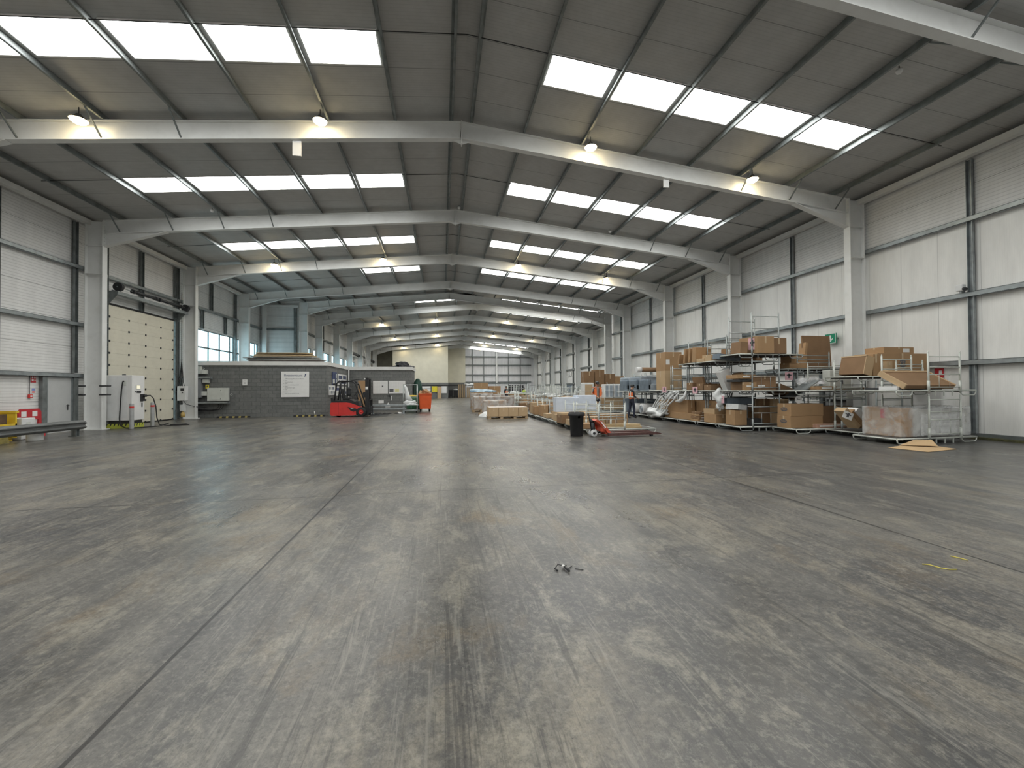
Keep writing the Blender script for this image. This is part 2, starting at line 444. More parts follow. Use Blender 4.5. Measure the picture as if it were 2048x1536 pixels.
# closing strip where the two roofs meet at different heights
mb = MB()
for a, b in ((-11.85, 0.63), (0.63, 3.39), (3.39, 15.85), (15.85, 18.6)):
    z1a = zr(a, XA1); z1b = zr(b, XA1); z2a = zr(a, XA2); z2b = zr(b, XA2)
    if b > 15.85: z1a = z1b = 0.0
    mb.add([(a, YE, z1a), (b, YE, z1b), (b, YE, z2b + 0.001), (a, YE, z2a + 0.001)], [(0, 1, 2, 3)])
struct(mb.build('wall_junction', M_clad_h))

# roof lights
side = {1: 'right', -1: 'left'}
rown = {}
for xa, s, i, y0, y1, lo, hi in PANES:
    key = (xa, round(y0, 2)); rown.setdefault(key, 0)
keys = sorted(rown, key=lambda k: k[1]); rows_ahead = [k for k in keys if k[1] > 9]
for xa, s, i, y0, y1, lo, hi in PANES:
    k = (xa, round(y0, 2))
    if k in rows_ahead: rl = '%s row from the camera' % ORD[rows_ahead.index(k)]
    else: rl = 'overhead row'
    if k[1] < 9: rl = '%s row back from the first visible' % ORD[keys.index(rows_ahead[0]) - 1 - keys.index(k)]
    t = thing('rooflight', 'translucent rooflight %s from the ridge, %s slope, %s' % (ORD[i], side[s], rl), 'skylight', ((lo + hi) / 2, (y0 + y1) / 2, zr((lo + hi) / 2, xa)), 0, 'translucent rooflights')
    w_ = abs(hi - lo) / 2; l_ = (y1 - y0) / 2; dz = -SL * s
    p = MB(); p.add([(-w_, -l_, -w_ * dz), (w_, -l_, w_ * dz), (w_, l_, w_ * dz), (-w_, l_, -w_ * dz)], [(0, 1, 2, 3)])
    p.build('pane', M_light, t)
    fr = MB(); e = 0.035
    for yy in (-l_, l_): fr.bar((-w_, yy, -w_ * dz - 0.01), (w_, yy, w_ * dz - 0.01), e, 0.02)
    for xx in (-w_, w_): fr.bar((xx, -l_, xx * dz - 0.01), (xx, l_, xx * dz - 0.01), e, 0.02)
    fr.build('frame', M_trim, t)

# purlins ---------------------------------------------------------------
def zsec(h=0.19, fl=0.065, tk=0.012):
    return [(-fl, h), (0.0 + tk, h), (tk, tk), (fl, tk), (fl, 0.03), (fl - 0.006, 0.03), (fl - 0.006, 0), (0, 0), (0, h - tk), (-fl, h - tk)]
for xa, y0, y1, hall in ((XA1, YB + .1, YE - 0.05, 'near hall'), (XA2, YE + 0.05, YF - .1, 'far hall')):
    for s in (1, -1):
        for k in range(-1, 7):
            x = xa + s * (2.02 + 1.94 * k if k >= 0 else 0.32)
            if xa == XA1 and x < -14.4: continue
            pr = MB(); pr.prism([((-s) * a, b) for a, b in zsec()], y0, y1)
            o = pr.build('purlin', M_galv if False else M_dark_galv, None, (x, 0, zr(x, xa) - 0.2))
            tag(o, 'long galvanised steel purlin of the %s, %s from the ridge on the %s slope' % (hall, ORD[k + 1], side[s]), 'purlin', 'purlins under the roof')
# sag rods between purlins
def mids(y0s): return y0s
for xa, ys, hall in ((XA1, [9.75, 16.2, 22.65, 29.6], 'near'), (XA2, [39.2, 43.4, 49.8, 56.2, 62.6, 68.9, 75.3], 'far')):
    for n_, y in enumerate(ys):
        for s in (1, -1):
            a = (xa, y, zr(xa, xa) - 0.13); b = (xa + s * 13.9, y + 0.0, zr(xa + 13.9, xa) - 0.13)
            r_ = MB(); r_.tube(a, b, 0.011, 6)
            tag(r_.build('sag_rod', M_dark), 'thin dark sag rod on the %s slope, %s bay of the %s hall roof' % (side[s], ORD[n_], hall), 'rod', 'sag rods across the purlins')

# portal frames -----------------------------------------------------------
HX = 14.25   # half width to inner flange
def ibeam(m, p0, p1, depth, bf, tf=0.02, tw=0.015):
    """I section between two points in the XZ plane, web in that plane, flange width along Y, p on the outer face"""
    p0, p1 = Vector(p0), Vector(p1); d = (p1 - p0).normalized(); n = Vector((d.z, 0, -d.x))
    if n.z > 0: n = -n
    def quad(o0, o1, hw):
        vs = []
        for y in (-hw, hw):
            vs += [p0 + n * o0 + Vector((0, y, 0)), p1 + n * o0 + Vector((0, y, 0)), p1 + n * o1 + Vector((0, y, 0)), p0 + n * o1 + Vector((0, y, 0))]
        m.add(vs, [(0, 1, 2, 3), (7, 6, 5, 4), (0, 4, 5, 1), (1, 5, 6, 2), (2, 6, 7, 3), (3, 7, 4, 0)])
    quad(0, tf, bf / 2); quad(depth - tf, depth, bf / 2); quad(tf, depth - tf, tw / 2)
def half_frame(root, s, shortx=None):
    """one column + rafter half; s=+1 right. root sits at the ridge line on the floor"""
    hx = HX if shortx is None else shortx
    zc = 10.15 - 0.2 - SL * (hx + 0.3)
    c = MB()
    for x in (hx + 0.01, hx + 0.62): c.bb(s * (x - 0.01), s * (x + 0.01), -0.125, 0.125, 0, zc)
    c.bb(s * (hx + 0.02), s * (hx + 0.61), -0.008, 0.008, 0, zc)
    for z in (7.5 if shortx is None else 7.75, 6.35): c.bb(s * (hx + 0.02), s * (hx + 0.61), -0.12, 0.12, z - 0.012, z + 0.012)
    c.bb(s * (hx - 0.08), s * (hx + 0.72), -0.2, 0.2, 0, 0.03)
    c.build('column', M_steel, root)
    r = MB(); ibeam(r, (0, 0, 9.95), (s * hx, 0, 9.95 - SL * hx), 0.54, 0.2)
    r.bb(s * (hx - 0.03), s * hx, -0.12, 0.12, 7.5 if shortx is None else 7.8, 9.95 - SL * hx)
    for k in range(6):
        for yy in (-0.07, 0.07): r.bb(s * (hx - 0.055), s * (hx - 0.03), yy - 0.015, yy + 0.015, 7.68 + 0.15 * k, 7.71 + 0.15 * k)
    r.build('rafter', M_steel, root)
    h = MB(); xh = hx - 2.27
    za = 9.95 - SL * xh - 0.54; zb = 7.5 if shortx is None else 7.78
    zt = 9.95 - SL * hx - 0.54
    h.prism([(s * xh, za), (s * hx, zt), (s * hx, zb)], -0.008, 0.008)
    h.bar((s * xh, 0, za - 0.01), (s * (hx - 0.01), 0, zb - 0.01), 0.2, 0.02, (0, 0, 1))
    h.build('haunch', M_steel, root)
    for k in (3, 4, 5, 6):
        x = 2.02 + 1.94 * k
        if x > hx or (s > 0 and k == 3) : continue
        b = MB()
        zb_ = 9.95 - SL * x - 0.5
        for sy in (-1, 1): b.bar((s * x, sy * 0.62, 10.15 - SL * x - 0.2), (s * x, sy * 0.09, zb_), 0.035, 0.035)
        b.build('fly_brace', M_dark_galv, root)
FR = []
f1 = thing('portal_frame', 'white steel portal frame nearest the camera, its right end crossing the top right corner', 'steel frame', (XA1, 12.95 - BAY, 0), 0, 'steel portal frames')
half_frame(f1, 1); half_frame(f1, -1)
ap = MB(); ap.bb(-0.02, 0.02, -0.11, 0.11, 9.30, 9.96); ap.bb(-0.012, 0.012, -0.1, 0.1, 9.25, 9.42)
ap.prism([(-0.35, 9.39), (0, 9.26), (0.35, 9.39), (0, 9.43)], -0.006, 0.006)
ap.build('ridge_plate', M_steel, f1)
n_ = 0
for i in (-3, -2, 0, 1, 2, 3):
    lab = {-3: 'white portal frame furthest behind the camera', -2: 'white portal frame just overhead behind the camera'}.get(i, 'white steel portal frame of the near hall, %s fully visible from the camera' % ORD[max(i, 0)])
    dup(f1, (XA1, 12.95 + BAY * i, 0), None, lab)
f5 = thing('portal_frame', 'white end portal frame of the near hall, short on its left side', 'steel frame', (XA1, 36.12, 0), 0, 'steel portal frames')
half_frame(f5, 1); half_frame(f5, -1, 11.53)
for i in range(7):
    dup(f1, (XA2, 40.3 + 6.36 * i, 0), None, 'white steel portal frame of the far hall, %s beyond the junction' % ORD[i])

# walls -------------------------------------------------------------------
def wall(name, x, y0, y1, z0, z1, m, holes=()):
    """vertical sheet in a YZ plane with rectangular holes (ya,yb,za,zb)"""
    ys = sorted(set([y0, y1] + [h[0] for h in holes] + [h[1] for h in holes])); zs = sorted(set([z0, z1] + [h[2] for h in holes] + [h[3] for h in holes]))
    b = MB()
    for i in range(len(ys) - 1):
        for j in range(len(zs) - 1):
            cy, cz = (ys[i] + ys[i + 1]) / 2, (zs[j] + zs[j + 1]) / 2
            if any(h[0] < cy < h[1] and h[2] < cz < h[3] for h in holes): continue
            b.bb(x[0], x[1], ys[i], ys[i + 1], zs[j], zs[j + 1])
    return struct(b.build(name, m))
# right wall of the near hall: flat panels below, ribbed band above
wall('wall_right_lower', (15.72, 15.9), YB, YE, 0.12, 6.5, M_clad_v)
wall('wall_right_upper', (15.70, 15.88), YB, YE, 6.5, 8.68, M_clad_h)
wall('wall_right_far_lower', (18.47, 18.65), YE, YF, 0.12, 6.5, M_clad_v)
wall('wall_right_far_upper', (18.45, 18.63), YE, YF, 6.5, 8.68, M_clad_h)
LW = [(26.5, 32.05, 3.0, 5.33), (32.45, 35.9, 3.0, 5.28)]
wall('wall_left', (-14.72, -14.54), YB, YE, 0.0, 8.68, M_clad_h, [(20.66, 25.15, -1, 5.4), (17.92, 18.98, -1, 2.12)] + LW)
FW = [(36.7, 40.0, 3.0, 5.35), (40.8, 46.3, 3.0, 5.35), (47.2, 52.7, 3.0, 5.35), (53.5, 59.0, 3.0, 5.3), ]
wall('wall_left_far', (-11.97, -11.79), YE, YF, 0.05, 8.68, M_clad_h, FW)
# step walls at the junction
b = MB(); b.bb(-14.72, -11.55, YE - 0.02, YE + 0.12, 0, 8.98)
struct(b.build('wall_step_left', M_clad_h))
b = MB(); b.bb(15.7, 18.65, YE, YE + 0.15, 0, 8.9)
struct(b.build('wall_step_right', M_clad_h))
b = MB(); b.prism([(-14.72, 0), (15.9, 0), (15.9, zr(15.9, XA1)), (XA1, 10.15), (-14.72, zr(-14.72, XA1))], YB - 0.1, YB)
struct(b.build('wall_back', M_clad_end))
b = MB(); b.prism([(-11.97, 0), (18.65, 0), (18.65, zr(18.65, XA2)), (XA2, 10.15), (-11.97, zr(-11.97, XA2))], YF, YF + 0.1)
struct(b.build('wall_far', M_clad_end))

# base angles and mossy kerb of the right wall
b = MB(); b.bb(15.62, 15.75, YB, YE - 0.1, 0.05, 0.16); struct(b.build('trim_1', M_dark_galv))
M_moss = mat('mossy_kerb', (0.10, 0.10, 0.045), 0.9, 0, 0.5, 8, 0.5, 30, dirt=((0.05, 0.05, 0.04), 0.8, 5))
b = MB(); b.bb(15.42, 15.75, YB, YE - 0.1, 0, 0.06); struct(b.build('trim_2', M_moss))
b = MB(); b.bb(18.37, 18.5, YE + .2, YF, 0.0, 0.16); struct(b.build('trim_3', M_dark_galv))
# eaves beams
for nm, x, y0, y1 in (('trim_4', 15.42, YB, YE - 0.1), ('trim_5', -14.2, YB, YE - 0.1), ('trim_6', 18.2, YE + .2, YF), ('trim_7', -11.55, YE + .2, YF)):
    b = MB(); s = 1 if x > 0 else -1
    b.bb(x - 0.1, x + 0.1, y0, y1, 8.36, 8.54); b.bb(x + s * 0.1, x + s * 0.2, y0, y1, 8.5, 8.54)
    struct(b.build(nm, M_trim))

# sheeting rails and posts
RL = 'sheeting rails along the walls'
def rail(x, y0, y1, z, label, s, m=None, h=0.15):
    b = MB()   # channel: web against the wall, lips toward the hall
    b.bb(x - 0.07, x + 0.07, y0, y1, z - h / 2, z - h / 2 + 0.012); b.bb(x - 0.07, x + 0.07, y0, y1, z + h / 2 - 0.012, z + h / 2)
    b.bb(x - s * 0.07, x - s * 0.058, y0, y1, z - h / 2, z + h / 2)
    return tag(b.build('sheeting_rail', m or M_galv), label, 'wall rail', RL)
for z, nm in ((6.56, 'upper'), (4.3, 'middle'), (2.26, 'lower')):
    rail(15.6, YB, YE - 0.1, z, 'grey steel %s rail along the right wall of the near hall' % nm, 1)
    if z > 6:
        rail(-14.42, YB, YE - 0.1, z, 'grey steel upper rail along the left wall of the near hall', -1)
    rail(18.35, YE + .25, YF, z, 'grey steel %s rail along the right wall of the far hall' % nm, 1, M_dark_galv, 0.2)
    rail(-11.67, YE + .2, YF, z, 'grey steel %s rail along the left wall of the far hall' % nm, -1, M_dark_galv) if z > 3 and z != 4.3 else None
for z, nm in ((4.26, 'middle'), (2.2, 'lower')):
    rail(-14.42, YB, 20.4, z, 'grey steel %s rail on the left wall before the roller door' % nm, -1)
PG = 'vertical rail posts along the walls'
def post(x, y, z0, z1, label, wdt=0.14, m=None):
    b = MB(); b.bb(x - 0.05, x + 0.05, y - wdt / 2, y - wdt / 2 + 0.012, z0, z1); b.bb(x - 0.05, x + 0.05, y + wdt / 2 - 0.012, y + wdt / 2, z0, z1)
    b.bb(x + 0.038 * (1 if x > 0 else -1), x + 0.05 * (1 if x > 0 else -1), y - wdt / 2, y + wdt / 2, z0, z1)
    return tag(b.build('wall_post', m or M_galv), label, 'wall post', PG)
for i, y in enumerate([-9.4, -3.0, 3.4, 9.8, 16.15, 22.6, 29.0, 34.2]):
    if y < 9: post(15.62, y, 0.15, 8.36, 'grey vertical post on the right wall, %s before the first one in view' % ORD[2 - i])
    else: post(15.62, y, 0.15, 8.36, 'grey vertical wall post on the right wall between frames, %s from the camera' % ORD[i - 3])
for i in range(8):
    y = 12.7 + BAY * (i - 1) - 0.0
    if 6 < y < 35: post(15.62, y + 0.48, 6.6, 8.36, 'dark upright beside the right column of the %s frame in view' % ORD[int((y - 6) // 6.4)], 0.1, M_dark_galv)
for i in range(7): 
    post(18.37, 43.5 + 6.36 * i, 0.1, 8.36, 'grey vertical post on the far hall right wall, %s beyond the junction' % ORD[i], 0.3, M_dark_galv)
    post(18.37, 40.95 + 6.36 * i, 0.1, 8.36, 'dark upright beside the far hall right column, %s beyond the junction' % ORD[i], 0.2, M_dark_galv)
LP = [(-3.0, .05, 8.36), (3.5, .05, 8.36), (9.8, .05, 8.36), (16.1, 0.05, 8.36), (19.05, 2.3, 8.36), (22.75, 5.45, 8.36), (20.0, 5.4, 8.36), (28.9, 6.65, 8.36), (27.9, 5.35, 6.5), (30.6, 5.35, 6.5), (31.95, 2.9, 8.36), (34.0, 6.65, 8.36), (33.9, 5.3, 6.5)]
for i, (y, z0, z1) in enumerate(LP):
    post(-14.42, y, z0, z1, ['grey full height post on the left wall, third behind the one in view', 'grey full height post on the left wall, second behind the one in view', 'grey full height post on the left wall just out of view', 'grey full height post at the left edge beside the call point', 'dark post above the grey personnel door frame', 'dark post above the middle of the cream roller door', 'dark post above the near end of the roller door', 'dark post on the upper cladding above the large window', 'short post over the near half of the large window', 'short post over the far half of the large window', 'dark post at the far end of the large window', 'dark post on the upper cladding above the second window', 'short post over the second window'][i], 0.18 if z0 > 5 else 0.16, M_dark_galv)
post(-14.42, 25.42, 0.05, 8.36, 'wide dark post between the cream roller door and the next column', 0.3, M_dark_galv)
for i in range(6): post(-11.67, 43.5 + 6.36 * i, 5.4, 8.36, 'dark post on the upper left wall of the far hall, %s beyond the junction' % ORD[i], 0.3, M_dark_galv)

# step wall trim on the left
b = MB(); b.bb(-14.3, -14.0, YE - 0.3, YE - 0.05, 0, 8.5); b.bb(-14.0, -11.6, YE - 0.25, YE - 0.1, 8.3, 8.5); struct(b.build('trim_8', M_steel))
b = MB(); b.bb(-11.95, -11.75, YE - 0.2, YE - 0.05, 0, 8.3); b.bb(-14.0, -11.9, YE - 0.2, YE - 0.05, 6.45, 6.6); struct(b.build('trim_9', M_dark_galv))

# windows
def window(n, x, y0, y1, z0, z1, pitch, zt):
    t = bpy.data.objects.new('window_%d' % n, None); COL.objects.link(t); t.location = (x, (y0 + y1) / 2, z0); struct(t)
    l = (y1 - y0) / 2; h = z1 - z0
    f = MB()
    for zz in (0.03, h - 0.03): f.bb(-0.03, 0.03, -l, l, zz - 0.03, zz + 0.03)
    for yy in (-l + 0.03, l - 0.03): f.bb(-0.03, 0.03, yy - 0.03, yy + 0.03, 0, h)
    y = l - 0.5
    while y > -l + 0.2: f.bb(-0.025, 0.025, y - 0.04, y + 0.04, 0, h); y -= pitch
    f.bb(-0.025, 0.025, -l, l, zt - z0 - 0.045, zt - z0 + 0.045)
    fo = f.build('window_frame', M_dark_galv, t)
    g = MB(); g.bb(-0.006, 0.006, -l + 0.03, l - 0.03, 0.03, h - 0.03); g.build('window_glass', M_glass, t)
window(1, -14.62, *LW[0], 1.33, 4.24); window(2, -14.62, *LW[1], 1.33, 4.24)
for i, q in enumerate(FW): window(3 + i, -11.88, *q, 1.33, 4.3)

# far wall rails, posts and white column
for z, nm in ((7.95, 'top'), (6.3, 'third'), (4.35, 'second'), (2.95, 'lowest')):
    b = MB(); b.bb(4.4, 17.6, YF - 0.25, YF - 0.1, z - 0.1, z + 0.1)
    tag(b.build('sheeting_rail', M_dark_galv), '%s grey rail across the far end wall' % nm, 'wall rail', RL)
for i, x in enumerate((5.9, 8.1, 13.0, 15.4)):
    b = MB(); b.bb(x - 0.07, x + 0.07, YF - 0.2, YF - 0.12, 0, zr(x, XA2) - 0.3)
    tag(b.build('wall_post', M_dark_galv), 'thin grey post on the far end wall, %s from its left' % ORD[i], 'wall post', PG)
b = MB(); b.bb(10.45, 10.75, YF - 0.6, YF - 0.26, 0, zr(10.6, XA2) - 0.25)
tag(b.build('wind_post', M_steel), 'white steel column standing against the far end wall', 'column')
b = MB(); b.tube((17.5, 66.2, 7.6), (17.5, 72.0, 3.5), 0.06, 8); tag(b.build('wind_brace', M_steel), 'diagonal white bracing tube on the far hall right wall', 'brace')
b = MB(); b.tube((-10.8, 59.6, 7.6), (-10.8, 65.8, 3.2), 0.06, 8); tag(b.build('wind_brace', M_steel), 'diagonal white bracing tube on the far hall left wall', 'brace')

# cream fire wall at the far left
M_cream = mat('cream_board', (0.68, 0.655, 0.54), 0.75, 0, 0.05, 1.2, 0.05, 20)
M_block = mat('grey_wall_paint', (0.17, 0.175, 0.17), 0.75, 0, 0.1, 3, 0.1, 30)
b = MB(); b.prism([(-8.3, 2.7), (1.0, 2.7), (1.0, zr(1.0, XA2) - 0.25), (-8.3, zr(-8.3, XA2) - 0.25)], 72.4, 80.9); struct(b.build('wall_cream_near', M_cream))
b = MB(); b.bb(-8.3, 1.0, 72.4, 80.9, 0, 2.2); struct(b.build('wall_grey_base', M_block))
b = MB(); b.bb(-8.34, 1.04, 72.3, 72.45, 2.35, 2.72); struct(b.build('trim_10', M_block))
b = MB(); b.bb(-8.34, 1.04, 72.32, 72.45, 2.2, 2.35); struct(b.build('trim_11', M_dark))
b = MB(); b.prism([(1.0, 2.8), (4.4, 2.8), (4.4, zr(4.4, XA2) - 0.25), (3.39, 9.9), (1.0, zr(1.0, XA2) - 0.25)], 79.8, 80.9); struct(b.build('wall_cream_rear', M_cream))
b = MB(); b.bb(1.0, 4.4, 79.8, 80.9, 0, 2.3); struct(b.build('wall_grey_rear', M_block))
b = MB(); b.bb(1.0, 4.44, 79.7, 79.85, 2.45, 2.85); struct(b.build('trim_12', M_block))
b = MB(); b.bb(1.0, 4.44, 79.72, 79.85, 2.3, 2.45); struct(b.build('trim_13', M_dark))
M_brown = mat('dark_olive_board', (0.36, 0.35, 0.29), 0.8, 0, 0.12, 1.5)
b = MB(); b.bb(-11.8, -8.3, 76.0, 80.9, 0, 8.6); struct(b.build('wall_dark_recess', M_brown))

# lamps -------------------------------------------------------------------
M_lampb = emis('warm_lamp_glow', (1.0, 0.80, 0.46), 60.0)
def lamp(first, loc, label):
    if first is None:
        t = thing('high_bay_lamp', label, 'lamp', loc, 0, 'warm high bay lamps')
        a = MB(); a.lathe([(0.0, 0.16), (0.06, 0.15), (0.09, 0.10), (0.18, 0.03), (0.20, 0.0)], n=16, caps=False); a.build('lamp_housing', M_dark, t)
        a = MB(); a.lathe([(0.0, -0.10), (0.10, -0.085), (0.165, -0.04), (0.185, 0.0)], n=16, caps=False); a.build('lamp_lens', M_lampb, t)
        a = MB(); a.tube((0, 0, 0.14), (0, 0, 0.34), 0.012, 6); a.build('lamp_hanger', M_dark, t)
        return t
    return dup(first, loc, None, label)
lp0 = None
LS = [(x, y, zr(x, XA1) - 0.42) for y in (-0.3, 12.55, 25.4) for x in (-9.45, -3.45, 4.75, 10.6)] + [(4.74, 37.0, 9.42), (10.7, 37.0, 8.83)] + [(XA2 + dx, y, zr(XA2 + dx, XA2) - 0.5) for y in (46.25, 58.95, 71.7, 78.1) for dx in (-9.84, -4.1, 3.9, 9.65) if y < 72 or dx > 0]
rowl = {-0.3: 'overhead row', 12.55: 'first row ahead', 25.4: 'second row ahead', 37.0: 'third row ahead', 46.25: 'fourth row ahead', 58.95: 'fifth row ahead', 71.7: 'sixth row ahead', 78.1: 'furthest row'}
cnt = {}
for x, y, z in LS:
    i = cnt.get(y, 0); cnt[y] = i + 1
    o = lamp(lp0, (x, y, z), 'glowing warm high bay lamp, %s from the left in the %s of lamps' % (ORD[i], rowl[y]))
    if lp0 is None: lp0 = o
# ================================================================== left side things
M_white = mat('white_painted_metal', (0.74, 0.74, 0.73), 0.45, 0, 0.04, 3)
M_whitep = mat('white_plastic', (0.72, 0.73, 0.73), 0.5, 0, 0.06, 4, 0.05, 20)
M_cold = mat('cream_door_panel', (0.70, 0.67, 0.56), 0.5, 0, 0.05, 2, dirt=((0.4, 0.38, 0.3), 0.25, 4))
M_doorg = mat('grey_door_paint', (0.50, 0.51, 0.51), 0.55, 0, 0.04, 3)
M_red = mat('red_paint', (0.62, 0.04, 0.035), 0.4, 0, 0.08, 5)
M_redp = mat('red_plastic', (0.50, 0.03, 0.04), 0.5, 0, 0.1, 5)
M_yel = mat('yellow_plastic', (0.75, 0.52, 0.04), 0.5, 0, 0.12, 4, dirt=((0.25, 0.18, 0.06), 0.6, 4))
M_blue = mat('blue_sign_ink', (0.04, 0.10, 0.35), 0.5)
M_navy = mat('navy_print', (0.04, 0.06, 0.15), 0.5)
M_ink = mat('dark_grey_print', (0.12, 0.12, 0.13), 0.6)
M_paper = mat('white_paper', (0.80, 0.80, 0.79), 0.6, 0, 0.03, 5)
M_lbox = mat('pale_grey_enclosure', (0.60, 0.62, 0.58), 0.5, 0, 0.05, 4)
M_mgrey = mat('mid_grey_enclosure', (0.20, 0.21, 0.22), 0.5, 0, 0.06, 4)
M_rubber = mat('black_rubber', (0.015, 0.015, 0.016), 0.75, 0, 0.2, 10, 0.1)
M_green = mat('green_sign', (0.0, 0.25, 0.13), 0.5)
M_inkp = mat('warning_yellow', (0.80, 0.68, 0.05), 0.5)
def text_mesh(body, size, name, m, parent, loc, rot, align='CENTER', ext=0.001):
    cu = bpy.data.curves.new(name, 'FONT'); cu.body = body; cu.size = size; cu.align_x = align; cu.align_y = 'CENTER'; cu.extrude = ext
    ob = bpy.data.objects.new(name, cu)
    me = bpy.data.meshes.new_from_object(ob); me.name = name
    bpy.data.objects.remove(ob); bpy.data.curves.remove(cu)
    me.materials.clear(); me.materials.append(m)
    o = bpy.data.objects.new(name, me); COL.objects.link(o); o.parent = parent; o.location = loc; o.rotation_euler = rot
    return o
R_FRONT = (PI / 2, 0, 0)            # text on a face looking toward -Y
R_EAST = (PI / 2, 0, PI / 2)        # text on a face looking toward +X
R_WEST = (PI / 2, 0, -PI / 2)       # text on a face looking toward -X

# personnel door ----------------------------------------------------------
t = bpy.data.objects.new('door_1', None); COL.objects.link(t); t.location = (-14.5, 18.4, 0); struct(t)
b = MB(); b.bb(-0.03, 0.02, -0.46, 0.56, 0.0, 2.1); b.build('door_leaf', M_doorg, t)
b = MB(); b.bb(-0.03, 0.1, -0.70, -0.52, 0, 2.14); b.bb(-0.03, 0.1, 0.6, 0.8, 0, 2.14); b.build('door_jamb', M_dark_galv, t)
b = MB(); b.bb(-0.04, 0.06, -0.52, -0.45, 0, 2.14); b.bb(-0.04, 0.06, 0.55, 0.6, 0, 2.14); b.bb(-0.04, 0.06, -0.52, 0.6, 2.09, 2.16); b.build('door_frame', M_galv, t)
b = MB(); b.tube((0.02, 0.42, 1.02), (0.075, 0.42, 1.02), 0.012); b.tube((0.075, 0.42, 1.02), (0.075, 0.30, 1.02), 0.01); b.bevbox((0.025, 0.42, 0.94), (0.012, 0.045, 0.22), 0.004)
b.tube((0.02, 0.42, 0.92), (0.04, 0.42, 0.92), 0.018); b.build('door_handle', M_dark, t)
# call point, conduit, signs
t = thing('fire_call_point', 'small red fire alarm call point fed by a thin conduit beside the grey door', 'alarm', (-14.53, 17.36, 1.4))
b = MB(); b.bevbox((0.03, 0, 0), (0.06, 0.13, 0.13), 0.01); b.build('case', M_red, t)
b = MB(); b.bb(0.06, 0.064, -0.035, 0.035, -0.03, 0.03); b.build('glass_pane', M_paper, t)
b = MB(); b.tube((0.02, -0.02, 0.06), (0.02, -0.02, 0.78), 0.009); b.build('conduit', M_dark, t)
t = thing('fire_sign', 'red fire notice with white symbols high on the wall left of the grey door', 'sign', (-14.53, 17.5, 2.02))
b = MB(); b.bb(0, 0.01, -0.09, 0.09, -0.13, 0.13); b.build('panel', M_redp, t)
b = MB(); b.bb(0.01, 0.013, -0.07, -0.01, 0.02, 0.09); b.bb(0.01, 0.013, 0.02, 0.07, 0.02, 0.09); b.bb(0.01, 0.013, -0.07, 0.0, -0.07, -0.02); b.bb(0.01, 0.013, 0.03, 0.07, -0.07, -0.03); b.build('symbols', M_paper, t)
t = thing('fire_notice', 'small blue and white fire action notice above the red call point', 'sign', (-14.53, 17.5, 1.6))
b = MB(); b.bb(0, 0.006, -0.07, 0.07, -0.1, 0.1); b.build('sheet', M_paper, t)
b = MB(); b.bb(0.006, 0.008, -0.06, 0.06, 0.0, 0.085); b.build('blue_panel', mat('pale_blue_print', (0.25, 0.3, 0.6), 0.6), t)
b = MB(); b.bb(0.006, 0.008, -0.05, 0.05, -0.08, -0.03); b.build('red_strip', M_red, t)

# steel crash barrier
t = thing('crash_barrier', 'corrugated galvanised crash barrier in front of the yellow bin on the left', 'barrier', (-12.5, 13.65, 0))
b = MB()
prof = [(0.0, 0.54), (0.03, 0.53), (0.09, 0.47), (0.09, 0.45), (0.02, 0.40), (0.02, 0.36), (0.09, 0.31), (0.09, 0.29), (0.03, 0.23), (0.0, 0.22)]
inner = [(x - 0.008, z) for x, z in prof]
poly = prof + inner[::-1]
b.prism([(x, z + 0.02) for x, z in poly], -8.0, 3.2)
M_rail = mat('dull_zinc_barrier', (0.17, 0.18, 0.18), 0.45, 0.5, 0.3, 3, 0.05, 20, dirt=((0.07, 0.07, 0.065), 0.6, 3))
b.build('rail_beam', M_rail, t)
b = MB(); b.prism([(0.0, 0.52), (0.06, 0.44), (0.0, 0.38), (0.06, 0.30), (0.0, 0.24), (-0.05, 0.3), (-0.05, 0.48)], 3.2, 3.3); b.build('rail_end', M_rail, t)
for y in (-6.4, -3.2, -0.1, 3.0):
    b = MB(); b.bb(-0.14, 0.0, y - 0.07, y - 0.06, 0, 0.52); b.bb(-0.14, 0.0, y + 0.06, y + 0.07, 0, 0.52); b.bb(-0.075, -0.065, y - 0.07, y + 0.07, 0, 0.52); b.bb(-0.2, 0.06, y - 0.12, y + 0.12, 0, 0.015)
    b.build('barrier_post', M_dark_galv, t)

# yellow storage bin with a hose, road barrier, tubs
t = thing('yellow_bin', 'worn yellow open storage bin with a black hose, standing against the left wall', 'bin', (-13.75, 14.62, 0))
b = MB()
for (x0, x1, y0, y1) in ((-0.35, -0.3, -1.0, 1.0), (-0.35, 0.35, 0.95, 1.0), (-0.35, 0.35, -1.0, -0.95), (0.30, 0.35, -1.0, 1.0)):
    b.bb(x0, x1, y0, y1, 0.12, 0.92 if x1 < 0.34 or y1 - y0 < 0.1 else 0.55)
b.bb(-0.35, 0.35, -1, 1, 0.1, 0.14); b.bb(-0.38, 0.38, 0.93, 1.03, 0.88, 0.95); b.bb(-0.38, -0.28, -1, 1, 0.88, 0.95)
b.build('tub', M_yel, t)
b = MB(); b.bb(0.28, 0.34, -0.8, 0.7, 0.5, 0.86); b.build('dark_lining', mat('rust_brown_lining', (0.10, 0.06, 0.03), 0.8, 0, 0.4, 5), t)
for y in (-0.7, 0.0, 0.8):
    b = MB(); b.bb(-0.3, 0.3, y - 0.12, y + 0.12, 0, 0.12); b.build('foot', M_yel, t)
b = MB(); b.path([(0.42, -0.4 + 0.45 * math.cos(a * 0.35), 0.55 + 0.38 * math.sin(a * 0.35)) for a in range(0, 14)], 0.018); b.build('hose', M_rubber, t)
t = thing('road_barrier', 'red plastic road barrier with white reflective blocks beside the yellow bin', 'barrier', (-14.1, 16.85, 0)); t.scale = (1, 0.8, 0.98)
